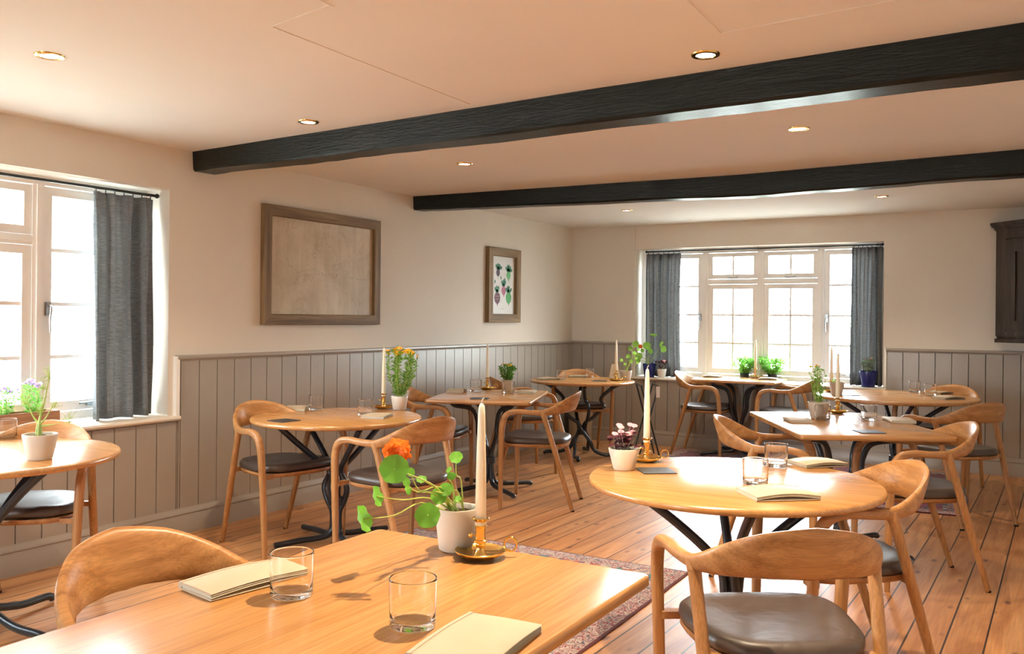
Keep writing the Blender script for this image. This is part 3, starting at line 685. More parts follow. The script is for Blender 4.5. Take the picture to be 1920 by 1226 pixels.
round_table(3.34, 7.27, .58, TZ, 'largest round oak table near the back right', 'cross', 5, .3)
square_table(3.148, 1.25, 0, .776, 1.18, TZ, 'rectangular oak table in the foreground', 'stem', 6, rt=.3, m='oak_top_y')
bx, by = (.665+1.337)/2-.49*math.sin(R(21.3)), (4.88+5.142)/2+.49*math.cos(R(21.3))
square_table(bx, by, 21.3, .735, .98, TZ, 'square oak table against the left wall panelling between two armchairs', 'stem', 7)
bx, by = (3.269+3.94)/2-.56*math.sin(R(28.5)), (4.464+4.838)/2+.56*math.cos(R(28.5))
square_table(bx, by, 28.5, .77, 1.12, TZ, 'square oak table at right between the two round tables', 'stem', 8)
square_table(1.875, 8.165, 2.0, .76, .56, .72, 'oak table standing at the far window sill', 'stem', 9, rt=.27)

# ------------------------------------------------------------------ rugs
def rug(x0, x1, y0, y1, rz, label, field, dark):
    hx, hy = (x1-x0)/2, (y1-y0)/2; mm = rugmat('woven_rug', hx, hy, field, dark); mb = MB(); n = 40; rings = []
    def edge(k, z):
        out = []
        for j in range(n*4):
            s_, t = divmod(j, n); t = t/n
            p = [(-hx+2*hx*t, -hy), (hx, -hy+2*hy*t), (hx-2*hx*t, hy), (-hx, hy-2*hy*t)][s_]
            w_ = .004*noise.noise((p[0]*9, p[1]*9, 3)); out.append((p[0]*(k+w_), p[1]*(k+w_), z))
        return out
    mb.loft([edge(.998, .0005), edge(1, .004), edge(.996, .008)])
    o = mb.build('rug', mm, None, ((x0+x1)/2, (y0+y1)/2, 0), ang=50, rot=(0,0,R(rz))); tag(o, label, 'rug'); return o
rug(1.09, 2.79, 2.9, 4.24, .5, 'cream-bordered patterned rug behind the foreground table', (.30,.04,.05), (.10,.02,.05))
rug(2.62, 3.83, 6.40, 8.22, 4, 'dark red patterned rug beneath the large round table', (.28,.03,.06), (.06,.02,.06))
rug(1.26, 2.42, 7.2, 8.28, 0, 'dim purple rug beneath the table at the far window', (.20,.04,.09), (.06,.03,.09))

# ------------------------------------------------------------------ table settings
def tumbler(x, y, z, label, r=.044, h=.089):
    t = empty('tumbler', (x, y, z), 0, label, 'glass', 'clear water tumblers')
    mb = MB(); mb.lathe([(r*.86,.0006),(r*.90,.0010),(r*.935,.003),(r*.955,.007),(r*.960,.012),(r*.966,.03),(r*.985,h*.6),(r*.998,h-.004),(r*.9992,h-.0015),(r-.0004,h-.0003),(r-.0010,h),(r-.0016,h-.0003),(r-.0020,h-.0015),(r*.998-.0020,h-.004),(r*.985-.0021,h*.6),(r*.966-.0024,.03),(r*.955-.0026,.020),(r*.94-.003,.0165),(r*.87,.0145),(r*.70,.0132),(r*.4,.0125),(.001,.0125)], 48, cap=(True, True)); mb.build('glass_body', 'tumbler_base', t, ang=85)
    return t
def candle(x, y, z, hc, label, r=.0135, lean=0):
    t = empty('candle', (x, y, z), 0, label, 'candle', 'ivory taper candles')
    mb = MB(); mb.lathe([(r*.9,0),(r,.003),(r*.86,hc*.5),(r*.62,hc*.9),(r*.5,hc*.965),(r*.3,hc*.985),(.002,hc*.99)], 20, cap=(True, True)); mb.build('wax', 'candle', t)
    mb = MB(); mb.tube([(0,0,hc*.985),(.001,0,hc+.004),(.005,.002,hc+.010)], .0013, 6, 3); mb.build('wick', 'wick', t); return t
def chamberstick(x, y, z, label, R_=.061, hs=.098, rz=0.4):
    t = empty('chamberstick', (x, y, z), rz, label, 'candle holder', 'brass chambersticks')
    mb = MB(); mb.lathe([(.001,.0),(R_*.55,.0005),(R_*.85,.006),(R_,.016),(R_*1.005,.0175),(R_*.98,.0185),(R_*.86,.0125),(R_*.5,.006),(.014,.006)], 40, cap=(True,False)); mb.build('dish', 'brass', t)
    mb = MB(); q = hs-.006
    mb.lathe([(.017,.005),(.014,.010),(.0095,.018),(.0085,.023),(.011,.026),(.0125,.031),(.0115,.034),(.016,.037),(.016,.041),(.0125,.043),(.0118,.060),(.0125,q-.020),(.0145,q-.017),(.0125,q-.014),(.013,q-.008),(.019,q-.002),(.021,q),(.019,q+.002),(.0115,q+.001),(.0105,q-.010),(.0105,q-.020),(.001,q-.02)], 24, cap=(False,True)); mb.build('stem', 'brass', t)
    mb = MB(); c = Vector((R_+.010, 0, .030)); mb.tube([c+Vector((.015*math.cos(a), 0, .016*math.sin(a))) for a in [2*math.pi*k/12 for k in range(13)]], .0024, 8, 3); mb.tube([(R_-.004,0,.014),(R_+.004,0,.017),(R_+.010,0,.016)], [.005,.003,.002], 8, 3); mb.build('ring_handle', 'brass', t)
    mb = MB(); mb.tube([(-.010,0,.052),(-.020,0,.052)], .0018, 8, 1); mb.ball((-.0235,0,.052), .0055, 10); mb.build('ejector_knob', 'brass', t)
    return t
def napkin(x, y, z, rz, label, L=.17, Wd=.115, seed=0):
    t = empty('folded_napkin', (x, y, z), R(rz), label, 'napkin', 'beige folded napkins')
    random.seed(seed+50); th = .0034; hump = random.uniform(.002, .010); mb = MB()
    nL, nW = 12, 8
    def layer(z0, thk, x0, x1, y0, y1, mt, curl):
        rg = []
        for i in range(nL+1):
            u = i/nL; xx = x0+(x1-x0)*u
            zz = [z0+hump*math.sin(math.pi*u)*(z0 > .004)+curl*(u**3) for _ in range(1)][0]
            r_ = [(xx, y0+.002, zz), (xx, (y0+y1)/2, zz-.0005), (xx, y1-.002, zz), (xx, y1, zz+thk*.5), (xx, y1-.002, zz+thk), (xx, (y0+y1)/2, zz+thk+.0012), (xx, y0+.002, zz+thk), (xx, y0, zz+thk*.5)]
            rg.append(r_)
        mb.loft(rg, mt=mt)
    a = mb.m('napkin'); b = mb.m('napkin_in')
    for k in range(4):
        layer(.0003+k*(th+.0004), th, -L/2+.002*random.random(), L/2-.003*random.random(), -Wd/2+.002*random.random(), Wd/2-.002*random.random(), b if k in (1, 2) else a, 0)
    # folded spine that wraps the layers on one long side
    T = 4*(th+.0004); rg = []
    for i in range(nL+1):
        u = i/nL; xx = -L/2+L*u; zz = hump*math.sin(math.pi*u)
        rg.append([(xx, Wd/2-.010, 0.0002)]+[(xx, Wd/2-.006+.0105*math.sin(q), T/2+zz*.5-(T/2+.0012)*math.cos(q)+zz*.5*(q > 1.5)) for q in (.0+.5, 1.0, 1.57, 2.1, 2.7)]+[(xx, Wd/2-.010, T+zz+.001)])
    mb.loft(rg, mt=a)
    mb.build('cloth', 'napkin', t, ang=50); return t
def card(x, y, z, rz, label, s=.125):
    mb = MB(); mb.box(-s/2, s/2, -s/2, s/2, 0, .0035); o = bevel(mb.build('slate_coaster', 'slate', None, (x, y, z), rot=(0,0,R(rz)), smooth=False), .001, 1)
    tag(o, label, 'coaster', 'square black slate coasters')
Z0 = TZ+.0006
for x, y, z, lab in [(2.978,1.300,Z0,'tumbler beside the napkin at left on the foreground table'),(3.291,1.290,Z0,'tumbler at the bottom middle of the picture with plant shadow behind it'),
    (3.436,3.036,Z0,'nearer tumbler on the glaring front round table'),(3.403,3.447,Z0,'farther tumbler on the front round table, beside the back napkin'),
    (.554,3.937,Z0,'left tumbler on the round table under the map'),(.977,3.888,Z0,'right tumbler on the round table under the map'),
    (.584,5.638,Z0,'left tumbler on the left-wall square table'),(.860,5.670,Z0,'tumbler in front of the plant pot on the left-wall square table'),
    (.504,7.195,Z0,'left tumbler on the corner round table'),(.60,7.60,Z0,'right tumbler on the corner round table'),
    (1.98,8.33,.7206,'tumbler on the table at the far window'),
    (3.426,7.70,Z0,'farther left tumbler on the large round table'),(3.563,7.47,Z0,'nearer right tumbler on the large round table'),
    (3.221,5.206,Z0,'left tumbler on the right square table, before the pot'),(3.443,5.366,Z0,'right tumbler on the right square table, beside a napkin'),
    (.30,2.23,Z0,'tumbler cut off by the left edge of the picture')]:
    tumbler(x, y, z, lab)
HL = [(3.143,1.746,Z0,.6,.275,'foreground table'),(2.936,3.282,Z0,.5,.28,'front round table'),(.817,4.246,Z0,.3,.285,'round table under the map'),(.547,5.86,Z0,.3,.27,'left-wall square table'),
      (.96,7.405,Z0,.3,.28,'corner round table'),(3.218,5.66,Z0,2.8,.28,'right square table'),(1.955,8.42,.7206,.3,.27,'table at the far window'),(2.86,7.33,Z0,.3,.27,'large round table')]
for x, y, z, rz, hc, wh in HL:
    chamberstick(x, y, z, 'brass chamberstick on the '+wh, rz=rz); candle(x, y, z+.0725, hc+.018, 'tall ivory taper candle on the '+wh)
NP = [(2.835,1.315,Z0,80,'thick napkin lying behind the left tumbler on the foreground table',.24,.125),(3.445,1.27,Z0,96,'largest napkin at the bottom centre edge of the foreground table',.225,.15),
      (3.555,2.87,Z0,40,'nearer napkin on the front round table',.215,.155),(3.53,3.575,Z0,48,'napkin at the back right of the front round table',.19,.13),
      (.45,3.885,Z0,125,'napkin left of the first tumbler on the round table under the map',.19,.12),(1.09,3.86,Z0,112,'napkin at the front right of the round table under the map',.19,.13),
      (.50,5.51,Z0,112,'left napkin on the left-wall square table',.19,.12),(.96,5.78,Z0,112,'right napkin on the left-wall square table',.19,.12),
      (.407,7.12,Z0,60,'front left napkin on the corner round table',.18,.12),(.47,7.62,Z0,30,'rear napkin on the corner round table behind a tumbler',.18,.12),
      (1.60,8.22,.7206,3,'left napkin on the table at the far window',.16,.11),(2.13,8.22,.7206,5,'right napkin on the table at the far window',.17,.11),
      (3.71,7.20,Z0,50,'napkin on the right front part of the large round table',.19,.13),(3.62,7.68,Z0,60,'napkin behind the tumblers on the large round table',.16,.10),
      (3.115,5.07,Z0,118,'left napkin on the right square table',.17,.12),(3.60,5.40,Z0,112,'right napkin stack on the right square table',.20,.13)]
for i, (x, y, z, rz, lab, L, w_) in enumerate(NP): napkin(x, y, z, rz, lab, L, w_, i)
for x, y, rz, lab in [(3.052,3.09,-53,'slate coaster beside the pot of purple leaves'),(.795,3.435,-5,'slate coaster at the front of the round table under the map'),(.935,5.155,25,'slate coaster on the left-wall square table'),
        (3.533,4.795,32,'slate coaster on the right square table front edge'),(3.03,7.09,40,'slate coaster on the large round table beside the pot'),(.86,7.26,30,'slate coaster on the corner round table'),(.84,1.80,20,'slate coaster left of the dill pot')]:
    card(x, y, Z0, rz, lab)
# standing folded card on the corner table
mb = MB()
for s in (1, -1): mb.hexa([(-.055, s*.030-.001, 0), (.055, s*.030-.001, 0), (.055, s*.030+.001, 0), (-.055, s*.030+.001, 0), (-.030, -.001, .14), (.030, -.001, .14), (.030, .001, .14), (-.030, .001, .14)])
o = mb.build('standing_napkin', 'napkin', None, (.86, 7.60, Z0), rot=(0,0,R(30)), smooth=False); tag(o, 'beige napkin folded upright beside the candle on the corner round table', 'napkin')
mb = MB(); mb.ball((0,0,.012), .015, 10, sz=.8); o = mb.build('pine_cone', 'bark', None, (2.80, 7.20, Z0)); tag(o, 'tiny dark brown cone on the left edge of the large round table', 'ornament')

# ------------------------------------------------------------------ plants
def pot(t, r0, r1, h, m_, soil=True, wall=.005):
    mb = MB(); mb.lathe([(r0*.92,0),(r0,.004),(r0+(r1-r0)*.5,h*.5),(r1,h-.004),(r1-.001,h),(r1-wall+.001,h),(r1-wall,h-.004),(r1-wall-.001,h*.80),(r0*.5,h*.78)], 36, cap=(True,True)); mb.build('pot', m_, t)
    mb = MB(); rg = []
    for k, z in ((1, -.001), (.7, .004), (.35, .002), (.05, .005)):
        rg.append([((r1-wall-.0008)*k*math.cos(2*math.pi*j/24), (r1-wall-.0008)*k*math.sin(2*math.pi*j/24), h*.86+z+.002*math.sin(j*2.3+k*9)) for j in range(24)])
    mb.loft(rg, (False, True)); mb.build('soil', 'soil', t)
def rim_leafs(t, pts, z0, stem_r=.0018, to_cam=Vector((.45,-.85,.25)), mname='leaf'):
    for p, r, nrm in pts:
        pass
def nasturtium(root, h, leaves, flowers, mname='leaf', tips=()):
    st = MB(); lf = MB()
    for (p, r, nv) in leaves:
        p = Vector(p); b = Vector((random.uniform(-.015,.015), random.uniform(-.015,.015), h*.86)); d = p-b
        m1 = b+d*.35+Vector((0,0,.035*random.uniform(.3,1))); m2 = b+d*.72+Vector((random.uniform(-.012,.012), random.uniform(-.012,.012), .025*random.uniform(-.6,1)))
        nn = Vector(nv).normalized(); st.tube([b, m1, m2, p-nn*.002], [.0022,.0018,.0014,.0012], 6, 4)
        lf.disc(p, nv, r, 14, 0, .5, .05)
    st.build('stems', 'stem', root); lf.build('leaves', mname, root, ang=180)
    for (p, r) in flowers:
        fl = MB(); p = Vector(p); fw = Vector((.45,-.8,.3)).normalized()
        u = fw.cross(Vector((0,0,1))).normalized(); w = u.cross(fw)
        for layer in range(2):
            for k in range(6):
                a = 2*math.pi*(k+.5*layer)/6+.2; d = (u*math.cos(a)+w*math.sin(a)); q = p+d*r*(.60-.2*layer)+fw*(.004+.010*layer)
                fl.disc(q, (fw*1.0-d*(.35+.5*layer)+u*.3*math.sin(k*2.3)), r*(.50-.10*layer), 16, 0, 1.3, .13)
        fl.ball(p+fw*.004, r*.16, 8); fl.build('flower', 'orange', root, ang=180)
random.seed(21)
cf = (.5,-.8,.35)
t = empty('potted_nasturtium', (3.055, 1.775, Z0), 0, 'nasturtium with an orange flower in a pale pot on the foreground table', 'plant')
pot(t, .043, .054, .103, 'stoneware')
L_ = [((.065,-.327,.248), .031, cf), ((.026,-.235,.203), .011, (.9,-.2,.3)), ((.022,-.214,.221), .010, (.8,-.5,.3)), ((.023,-.039,.231), .0165, (.3,-.7,.6)), ((.014,-.044,.186), .011, (.3,-.6,.6)), ((.003,-.039,.199), .009, (-.2,-.6,.5)),
      ((.011,-.092,.146), .020, (.7,-.5,.4)), ((.020,-.075,.160), .017, (.4,-.7,.5)), ((.025,-.154,.114), .029, (.5,-.8,.3)), ((-.041,-.251,.167), .023, (.93,.22,.30)), ((-.046,-.289,.124), .030, (.93,.22,.42)),
      ((.011,-.209,.181), .013, (.9,.1,.3)), ((.012,-.161,.196), .012, (.2,-.5,.8)), ((.027,-.036,.132), .009, (.3,-.6,.7))]
nasturtium(t, .103, L_, [((.046,-.293,.275), .030)])
# marigold style feathery plants
def feathery(root, h0, height, spread, nst, nleaf, L, flowers, fr_, lm='leaf_feather', seed=1, fm='yellow', lean=0, stm='stem', wl=.28, top_only=True):
    random.seed(seed); st = MB(); lf = MB(); tips = []
    for i in range(nst):
        a = random.random()*6.283; q = spread*random.uniform(.25, 1); top = Vector((q*math.cos(a)+lean, q*math.sin(a), h0+height*random.uniform(.72, 1)))
        b = Vector((.012*math.cos(a), .012*math.sin(a), h0-.004)); mid = b.lerp(top, .5)+Vector((.25*q*math.cos(a), .25*q*math.sin(a), 0))
        pts = [b, mid, top]; st.tube(pts, [.0016,.0012,.0008], 5, 4); tips.append(top)
        C = crom(pts, 8)
        for k in range(nleaf):
            p = C[random.randint(2, len(C)-1)]; d = Vector((random.uniform(-1,1), random.uniform(-1,1), random.uniform(-.1,1)))
            lf.leaf(p, d, (random.uniform(-1,1), random.uniform(-1,1), random.uniform(.2,1)), L*random.uniform(.6,1.2), L*wl)
    st.build('stems', stm, root); lf.build('leaves', lm, root, ang=180)
    tips.sort(key=lambda p: -p.z)
    for k in range(min(flowers, len(tips))):
        fl = MB(); p = tips[k]+Vector((0,0,.004)); n_ = Vector((random.uniform(-.5,.7), random.uniform(-.9,.2), random.uniform(.4,1))).normalized()
        u = n_.cross(Vector((.1,.2,1))).normalized(); w = n_.cross(u)
        for j in range(5):
            a = 2*math.pi*j/5; fl.disc(p+(u*math.cos(a)+w*math.sin(a))*fr_*.6, n_, fr_*.5, 7, 0, .4)
        fl.ball(p+n_*.001, fr_*.3, 6); fl.build('flower', fm, root, ang=180)
t = empty('potted_marigold', (.935, 4.254, Z0), 0, 'tall feathery plant with many orange-yellow flowers in a white pot, round table under the map', 'plant')
pot(t, .040, .051, .083, 'whitepot'); feathery(t, .075, .30, .095, 36, 34, .030, 24, .0150, seed=3, lean=.02)
t = empty('potted_marigold', (.764, 5.81, Z0), 0, 'short bushy plant with small yellow flowers in a beige pot, left-wall square table', 'plant')
pot(t, .040, .050, .088, 'stoneware_d'); feathery(t, .08, .125, .07, 26, 24, .026, 9, .0085, lm='leaf_dark', seed=4, wl=.4)
t = empty('potted_oxalis', (2.936, 3.059, Z0), 0, 'purple-leaved pot plant with pink flowers in a pale pot, front round table', 'plant')
pot(t, .040, .0585, .080, 'stoneware')
random.seed(9); st = MB(); lf = MB()
for i in range(26):
    a = random.random()*6.283; q = random.uniform(.012, .062); z = .088+.06*random.random(); p = Vector((q*math.cos(a), q*math.sin(a), z)); st.tube([(0,0,.07), p*.6+Vector((0,0,.03)), p], .0009, 5, 3)
    for k in range(3):
        b = a+k*2.1; d = Vector((math.cos(b), math.sin(b), -.25)); lf.leaf(p, d, (0,0,1), .026, .028)
for i in range(26):
    a = random.random()*6.283; q = random.uniform(.01, .05); st.tube([(0.2*q*math.cos(a), .2*q*math.sin(a), .068), (q*.7*math.cos(a), q*.7*math.sin(a), .088), (q*math.cos(a), q*math.sin(a), .078+.03*random.random())], .0013, 5, 3)
st.build('stems', 'stem_silver', t); lf.build('leaves', 'leaf_purple', t, ang=180)
for i in range(9):
    a = i*.9+.4; q = .02+.035*(i % 3)/2; p = Vector((q*math.cos(a), q*math.sin(a), .135+.03*(i % 2))); fl = MB()
    for k in range(5): fl.disc(p+Vector((.0065*math.cos(k*1.257), .0065*math.sin(k*1.257), .003*math.sin(k*2.4))), (.4*math.cos(k*1.257)+.3, .4*math.sin(k*1.257)-.6, .7), .0068, 7, 0, .4)
    fl.tube([(p.x*.3, p.y*.3, .08), p], .0008, 5, 2); fl.build('flower', 'pink', t, ang=180)
t = empty('potted_sprig_plant', (3.181, 5.30, Z0), 0, 'sprigged plant in a beige pot behind the left tumbler, right square table', 'plant')
pot(t, .046, .062, .095, 'stoneware_d'); feathery(t, .085, .225, .05, 15, 22, .022, 6, .006, lm='leaf_feather', seed=6, fm='yellow', wl=.35, lean=-.01)
t = empty('potted_dill', (.953, 1.993, Z0), 0, 'dill plant in a pale stoneware pot near the left edge of the picture', 'plant')
pot(t, .045, .0635, .098, 'stoneware')
random.seed(31); st = MB(); lf = MB()
for (dx, dy, zt, r_) in [(.03,.02,.34,.0035),(.045,.03,.23,.003),(.0,.0,.20,.0035),(-.05,-.03,.24,.0025),(.09,.06,.17,.0018),(.012,.006,.30,.002)]:
    b = Vector((-.004+random.uniform(-.006,.006), random.uniform(-.006,.006), .084)); tp = Vector((dx, dy, zt)); mid = b.lerp(tp, .5)+Vector((dx*.1, 0, .01)); st.tube([b, b+Vector((0,0,.04)), mid, tp], [.006,.0055,r_*.8,r_*.4], 7, 5)
    for k in range(34):
        d = Vector((random.uniform(-1,1), random.uniform(-1,1), random.uniform(-.2,1))); p = tp+Vector((random.uniform(-.03,.03), random.uniform(-.03,.03), random.uniform(-.05,.02)))*(.5+zt); lf.leaf(p, d, (random.random(), random.random(), 1), .018, .0016); st.tube([tp-Vector((0,0,.03)), p], .0004, 4, 1)
st.build('stems', 'stem', t); lf.build('fronds', 'leaf_feather', t, ang=180)
random.seed(41)
t = empty('potted_nasturtium', (1.007, 7.52, Z0), 0, 'small trailing green plant in a beige pot on the corner round table', 'plant')
pot(t, .045, .056, .088, 'stoneware_d')
nasturtium(t, .088, [((-.036,-.021,.185), .016, cf), ((.011,.006,.215), .014, cf), ((.066,.039,.250), .018, cf), ((.037,.022,.171), .015, cf), ((.079,.047,.201), .013, cf), ((.09,.05,.16), .014, cf), ((0,-.02,.15), .013, cf), ((.1,.055,.285), .014, cf)], [], 'leaf_light')
t = empty('potted_nasturtium', (.872, 8.425, .681), 0, 'tall nasturtium in a cobalt blue pot on the left end of the far sill', 'plant')
pot(t, .052, .068, .138, 'bluepot')
nasturtium(t, .138, [((.041,.0,.43), .038, (.2,-.3,1)), ((-.113,-.09,.335), .036, cf), ((-.024,-.014,.319), .042, cf), ((.014,-.008,.265), .030, (.7,-.5,.3)), ((-.160,-.12,.29), .026, cf), ((-.089,-.053,.215), .036, cf), ((-.173,-.125,.215), .024, cf), ((-.10,-.053,.170), .028, cf), ((.131,-.01,.338), .034, (-.6,-.6,.3)), ((.155,-.01,.29), .036, (.7,-.6,.1)), ((-.15,-.12,.165), .024, cf), ((-.06,-.04,.27), .022, cf)], [((-.075,-.06,.31), .022)], 'leaf_light')
t = empty('potted_oxalis', (1.005, 8.43, .681), 0, 'small dark-leaved plant in a white pot beside the blue pot on the far sill', 'plant')
pot(t, .036, .049, .088, 'whitepot'); feathery(t, .082, .09, .075, 18, 5, .028, 6, .011, lm='leaf_purple', seed=12, fm='pink', stm='stem_silver', wl=.9)
for x, s_, lab in ((1.82, 13, 'left bushy green herb pot on the far window sill'), (2.09, 14, 'right bushy green herb pot on the far window sill')):
    t = empty('potted_herb', (x, 8.522, .681), 0, lab, 'plant', 'herb pots on the far sill')
    pot(t, .036, .046, .075, 'black_metal'); feathery(t, .07, .16, .135, 38, 20, .034, 0, .01, lm='leaf_herb', seed=s_, wl=.55)
t = empty('potted_succulent', (2.965, 8.43, .681), 0, 'grey-green leafy plant in a cobalt blue pot on the right end of the far sill', 'plant')
pot(t, .058, .080, .142, 'bluepot'); feathery(t, .13, .13, .07, 16, 10, .036, 3, .012, lm='leaf_grey', seed=15, fm='pink', stm='stem_silver', wl=.75)
t = empty('potted_seedling', (2.95, 7.06, Z0), R(20), 'small seedlings in a square-sided beige pot on the large round table', 'plant')
mb = MB(); mb.loft([rr_ for rr_ in [[(x*k, y*k, z) for x, y in rrect_f(-.05,.05,-.05,.05,.012)(0)] for k, z in ((.68,0),(.72,.002),(1.0,.088),(1.06,.089),(1.06,.098),(.98,.098),(.94,.08))]]); mb.build('pot', 'stoneware_d', t, ang=30)
mb = MB(); mb.box(-.042,.042,-.042,.042,.078,.084); mb.build('soil', 'soil', t, smooth=False); feathery(t, .08, .05, .03, 8, 6, .016, 0, .005, lm='leaf_light', seed=17, wl=.6)

# planter box with lavender on the left sill
t = empty('wooden_planter_box', (-.085, 2.30, .691), 0, 'long wooden planter box of lilac flowers on the left window sill', 'planter')
mb = MB()
for b_ in ((-.06,-.048,-.38,.385,0,.085), (.048,.06,-.38,.385,0,.085), (-.048,.048,-.38,-.368,0,.085), (-.048,.048,.373,.385,0,.085), (-.048,.048,-.368,.373,.004,.012)): mb.box(*b_)
mb.build('box', 'box_wood', t, smooth=False)
mb = MB(); mb.box(-.047,.047,-.367,.372,.055,.070); mb.build('soil', 'soil', t, smooth=False)
for k, yy in enumerate((-.22, .0, .13, .28)):
    c_ = empty('flowering_plant', (-.085, 2.30+yy, .765), 0, ['lilac flowering plant at the hidden end of the planter box', 'lilac flowering plant in the planter box, cut by the picture edge', 'dark-leaved lilac flowering plant left of the dill pot', 'tallest lilac flowering plant at the visible end of the planter box'][k], 'plant', 'lilac plants in the planter box')
    feathery(c_, -.005, .14+.03*(k % 2), .07, 16, 12, .032, 9, .018, lm='leaf_herb', seed=60+k, fm='lilac', wl=.3)

# ------------------------------------------------------------------ pictures on the left wall
def picture(y0, y1, z0, z1, fw, dep, name, label):
    t = empty(name, (0, (y0+y1)/2, (z0+z1)/2), 0, label, 'picture')
    a, b = (y1-y0)/2, (z1-z0)/2; fr = MB()
    prof = [(0.002, 0), (dep*.9, 0.001), (dep, .004), (dep, fw-.006), (dep-.004, fw-.001), (.008, fw), (.002, fw)]
    def side(p0, p1, q0, q1): pass
    cor = [(-a,-b,1,1),(a,-b,-1,1),(a,b,-1,-1),(-a,b,1,-1)]
    for i in range(4):
        c0, c1 = cor[i], cor[(i+1) % 4]
        r0 = [(d, c0[0]+c0[2]*w_, c0[1]+c0[3]*w_) for d, w_ in prof]; r1 = [(d, c1[0]+c1[2]*w_, c1[1]+c1[3]*w_) for d, w_ in prof]
        mb = MB(); mb.loft([r0, r1]); mb.build('frame_side', 'frame_wood' if i % 2 == 0 else 'frame_wood_z', t, ang=30)
    return t, a-fw, b-fw
t, a, b = picture(4.003, 5.165, 1.209, 1.987, .072, .034, 'framed_map', 'large old map in a rustic wooden frame on the left wall')
mb = MB(); mb.box(.006, .010, -a-.003, a+.003, -b-.003, b+.003); mp_ = mb.build('map_sheet', 'map', t, smooth=False)
ink = MB(); random.seed(5)
def glyph(y, z, s):
    for k in range(3):
        yy = y+random.uniform(-.3,.3)*s; zz = z+random.uniform(-.35,.35)*s; v_ = random.random() < .6
        hw, hh2 = (.09*s, .45*s) if v_ else (.35*s, .08*s); ink.box(.0101, .0106, yy-hw, yy+hw, zz-hh2*.6, zz+hh2*.6)
for k in range(7): glyph(-.095+k*.036, -.040, .013 if k in (0, 6) else .010)
for k in range(5): glyph(.19+k*.024, -.052, .008)
for k in range(4): glyph(.345+k*.030, -.058, .011)
for k in range(12): glyph(-.06+k*.016, -.085, .005)
for k in range(9): glyph(-.03+k*.016, .285, .007)
for k in range(8): glyph(-.12+k*.016, .075, .006)
ink.build('lettering', 'ink', mp_, smooth=False)
t, a, b = picture(6.672, 7.243, 1.228, 1.912, .078, .04, 'framed_vegetable_print', 'narrow framed print of five beets and radishes on the left wall')
mb = MB(); mb.box(.006, .010, -a-.003, a+.003, -b-.003, b+.003); mp_ = mb.build('print_sheet', 'paper', t, smooth=False)
pr_ = MB()
def pfill(y, z, ry, rz, mt, tail=0, n=18, x=.0103):
    pts = [(x, y+ry*math.cos(2*math.pi*j/n), z+rz*math.sin(2*math.pi*j/n)*(1+.15*(math.sin(2*math.pi*j/n) < 0))) for j in range(n)]
    back = [(x-.0002, p[1], p[2]) for p in pts]; pr_.loft([back, pts], mt=pr_.m(mt))
    if tail: pr_.add([(x, y-ry*.25, z-rz), (x, y+ry*.25, z-rz), (x, y+ry*.06, z-rz-tail)], [(0,2,1)], pr_.m(mt if mt != 'pr_dark' else 'pr_root'))
def pleaf(y, z, ang, L, w_, mt='pr_green', x=.0102):
    d = (math.cos(R(ang)), math.sin(R(ang))); q = (-d[1], d[0]); P = lambda s_, t_: (x, y+d[0]*L*s_+q[0]*w_*t_, z+d[1]*L*s_+q[1]*w_*t_)
    pr_.add([P(0,0), P(.3,.5), P(.6,.35), P(.75,.5), P(1,0), P(.75,-.5), P(.6,-.35), P(.3,-.5)], [(0,1,2,3,4,5,6,7)], pr_.m(mt))
sc_ = b/.275
for (y, z, ry, rz, mt, tl, lv) in [(-.085,.115,.032,.030,'pr_dark',.045,(60,95,130,30)), (.100,.10,.036,.034,'pr_lime',.04,(50,80,105,140,20)), (.015,-.045,.038,.038,'pr_pink',.03,(60,90,125)),
        (-.095,-.115,.052,.050,'pr_purple',.03,(70,100,130)), (.105,-.110,.050,.050,'pr_lime',.03,(40,85,110,140))]:
    for a_ in lv: pleaf(y, z+rz*.8, a_, .075*(1 if ry > .033 else .9), .035)
    pfill(y, z, ry, rz, mt, tl)
for y, z, a_ in ((-.13,.05,250),(-.03,.14,80),(-.035,.09,270),(.04,.07,240)): pleaf(y, z, a_, .04, .022)
for z in (-.10, -.125): pr_.box(.0105, .0106, -.135, -.055, z-.004, z, pr_.m('pr_root'))
pr_.box(.0101,.0104,-.03,.03,-.218,-.214, pr_.m('pr_root'))
pr_.build('vegetable_drawing', None, mp_, smooth=False)

# ------------------------------------------------------------------ corner cupboard
t = empty('corner_cupboard', (3.975, 8.396, 1.127), 0, 'dark wooden wall cupboard with panelled door in the far right corner', 'cabinet')
e = Vector((.74, -.76)).normalized(); nrm2 = Vector((-e.y*-1, 0)); n_ = Vector((-.716, -.698))   # face runs away from the back wall; n_ faces the room
Lf = .98; H_ = .955
def fp(s_, d, z): p = e*s_; q = Vector((-.7165, -.6976)); return (p.x+q.x*d, p.y+q.y*d, z)
mb = MB(); f0 = fp(.0,0,0); f1 = fp(Lf,0,0)
poly = [(0.0,0.0),(f0[0]+.02,f0[1]-.02),(f1[0],f1[1]),(.80,f1[1]),(.80,0.0)]
poly = [(.0,.0),(.0,-.06),(.74,-.80),(.802,-.80),(.802,.0)]
e = Vector((.74,-.74)).normalized(); O = Vector((.0,-.06)); Lf = 1.0465
def fp(s_, d, z): p = O+e*s_; q = Vector((-.7071,-.7071)); return (p.x+q.x*d, p.y+q.y*d, z)
mb.loft([[(x, y, 0) for x, y in poly], [(x, y, H_) for x, y in poly]]); mb.build('carcass', 'dark_wood', t, smooth=False)
def fbox(m_, s0, s1, d0, d1, z0, z1): m_.hexa([fp(s0,d0,z0),fp(s1,d0,z0),fp(s1,d1,z0),fp(s0,d1,z0),fp(s0,d0,z1),fp(s1,d0,z1),fp(s1,d1,z1),fp(s0,d1,z1)])
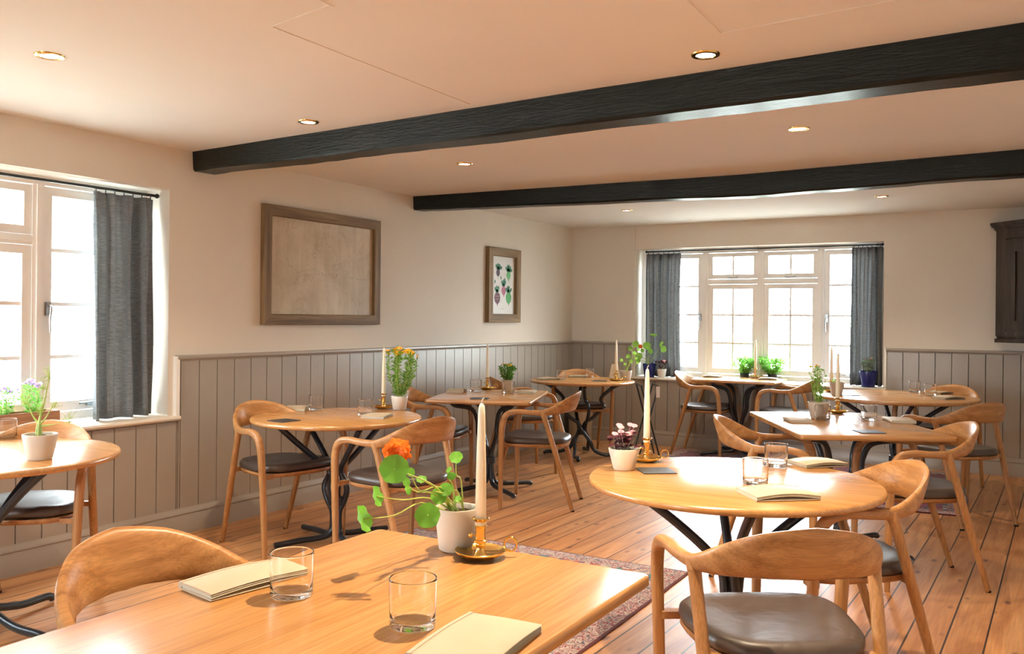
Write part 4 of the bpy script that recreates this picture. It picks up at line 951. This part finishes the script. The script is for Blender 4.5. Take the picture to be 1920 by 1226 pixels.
mb = MB(); fbox(mb, .0, .10, 0, .012, .03, .90); fbox(mb, Lf-.10, Lf, 0, .012, .03, .90); fbox(mb, .10, Lf-.10, 0, .012, .83, .90); fbox(mb, .10, Lf-.10, 0, .012, .03, .07); mb.build('face_frame', 'dark_wood', t, smooth=False)
mb = MB(); s0, s1 = .108, Lf-.108; fbox(mb, s0, s0+.10, .002, .02, .078, .822); fbox(mb, s1-.10, s1, .002, .02, .078, .822); fbox(mb, s0+.10, s1-.10, .002, .02, .72, .822); fbox(mb, s0+.10, s1-.10, .002, .02, .078, .16); fbox(mb, s0+.10, s1-.10, .002, .008, .16, .72); d_ = mb.build('door', 'dark_wood', t, smooth=False)
mb = MB(); fbox(mb, s0+.035, s0+.05, .0201, .022, .43, .46); mb.build('keyhole_plate', 'black_metal', d_, smooth=False)
mb = MB()
for dz, dd in ((.90, .015), (.915, .03), (.935, .05), (.95, .06)):
    q = dd; pts = [(-.0-q*.9, 0), (-.0-q*.9, -.06-q*.3), (.74, -.80-q), (.802, -.80-q), (.802, 0)]
    mb.loft([[(x, y, dz) for x, y in pts], [(x, y, dz+.0185) for x, y in pts]])
mb.build('cornice', 'dark_wood', t, smooth=False)
mb = MB(); pts = [(-.015, 0), (-.015, -.066), (.74, -.82), (.802, -.82), (.802, 0)]; mb.loft([[(x, y, -.02) for x, y in pts], [(x, y, .01) for x, y in pts]]); mb.build('base_moulding', 'dark_wood', t, smooth=False)

# ------------------------------------------------------------------ bin and tray stand in the far corner
t = empty('cream_bin', (.21, 8.20, 0), 0, 'cream enamel bin with a hoop handle behind the corner armchair', 'bin')
mb = MB(); mb.lathe([(.115,.0),(.118,.004),(.128,.36),(.132,.365),(.128,.37),(.122,.365),(.112,.01)], 32, cap=(True,True)); mb.build('body', 'cream_enamel', t)
mb = MB(); mb.lathe([(.130,.366),(.126,.385),(.06,.40),(.001,.405)], 32, cap=(True,True)); mb.build('lid', 'cream_enamel', t)
mb = MB(); mb.tube([(.10*math.cos(a), .02, .385+.10*math.sin(a)) for a in [math.pi*k/8 for k in range(9)]], .007, 8, 3); mb.build('handle', 'brass', t)
t = empty('folding_tray_stand', (1.16, 7.66, 0), R(31), 'thin black folding tray stand beside the corner round table', 'stand')
for s in (1, -1):
    for yy in (-.16, .16):
        mb = MB(); mb.tube([(-.075*s, yy+.012*s, .66), (.10*s, yy+.012*s, .0)], .008, 8, 1); mb.build('leg', 'black_metal', t)
    mb = MB(); mb.tube([(-.075*s, -.16, .66), (-.075*s, .16, .66)], .009, 8, 1); mb.build('top_bar', 'black_metal', t)
mb = MB(); mb.box(.055, .088, -.185, -.178, .56, .66); mb.build('webbing_strap', 'whitepot', t, smooth=False)
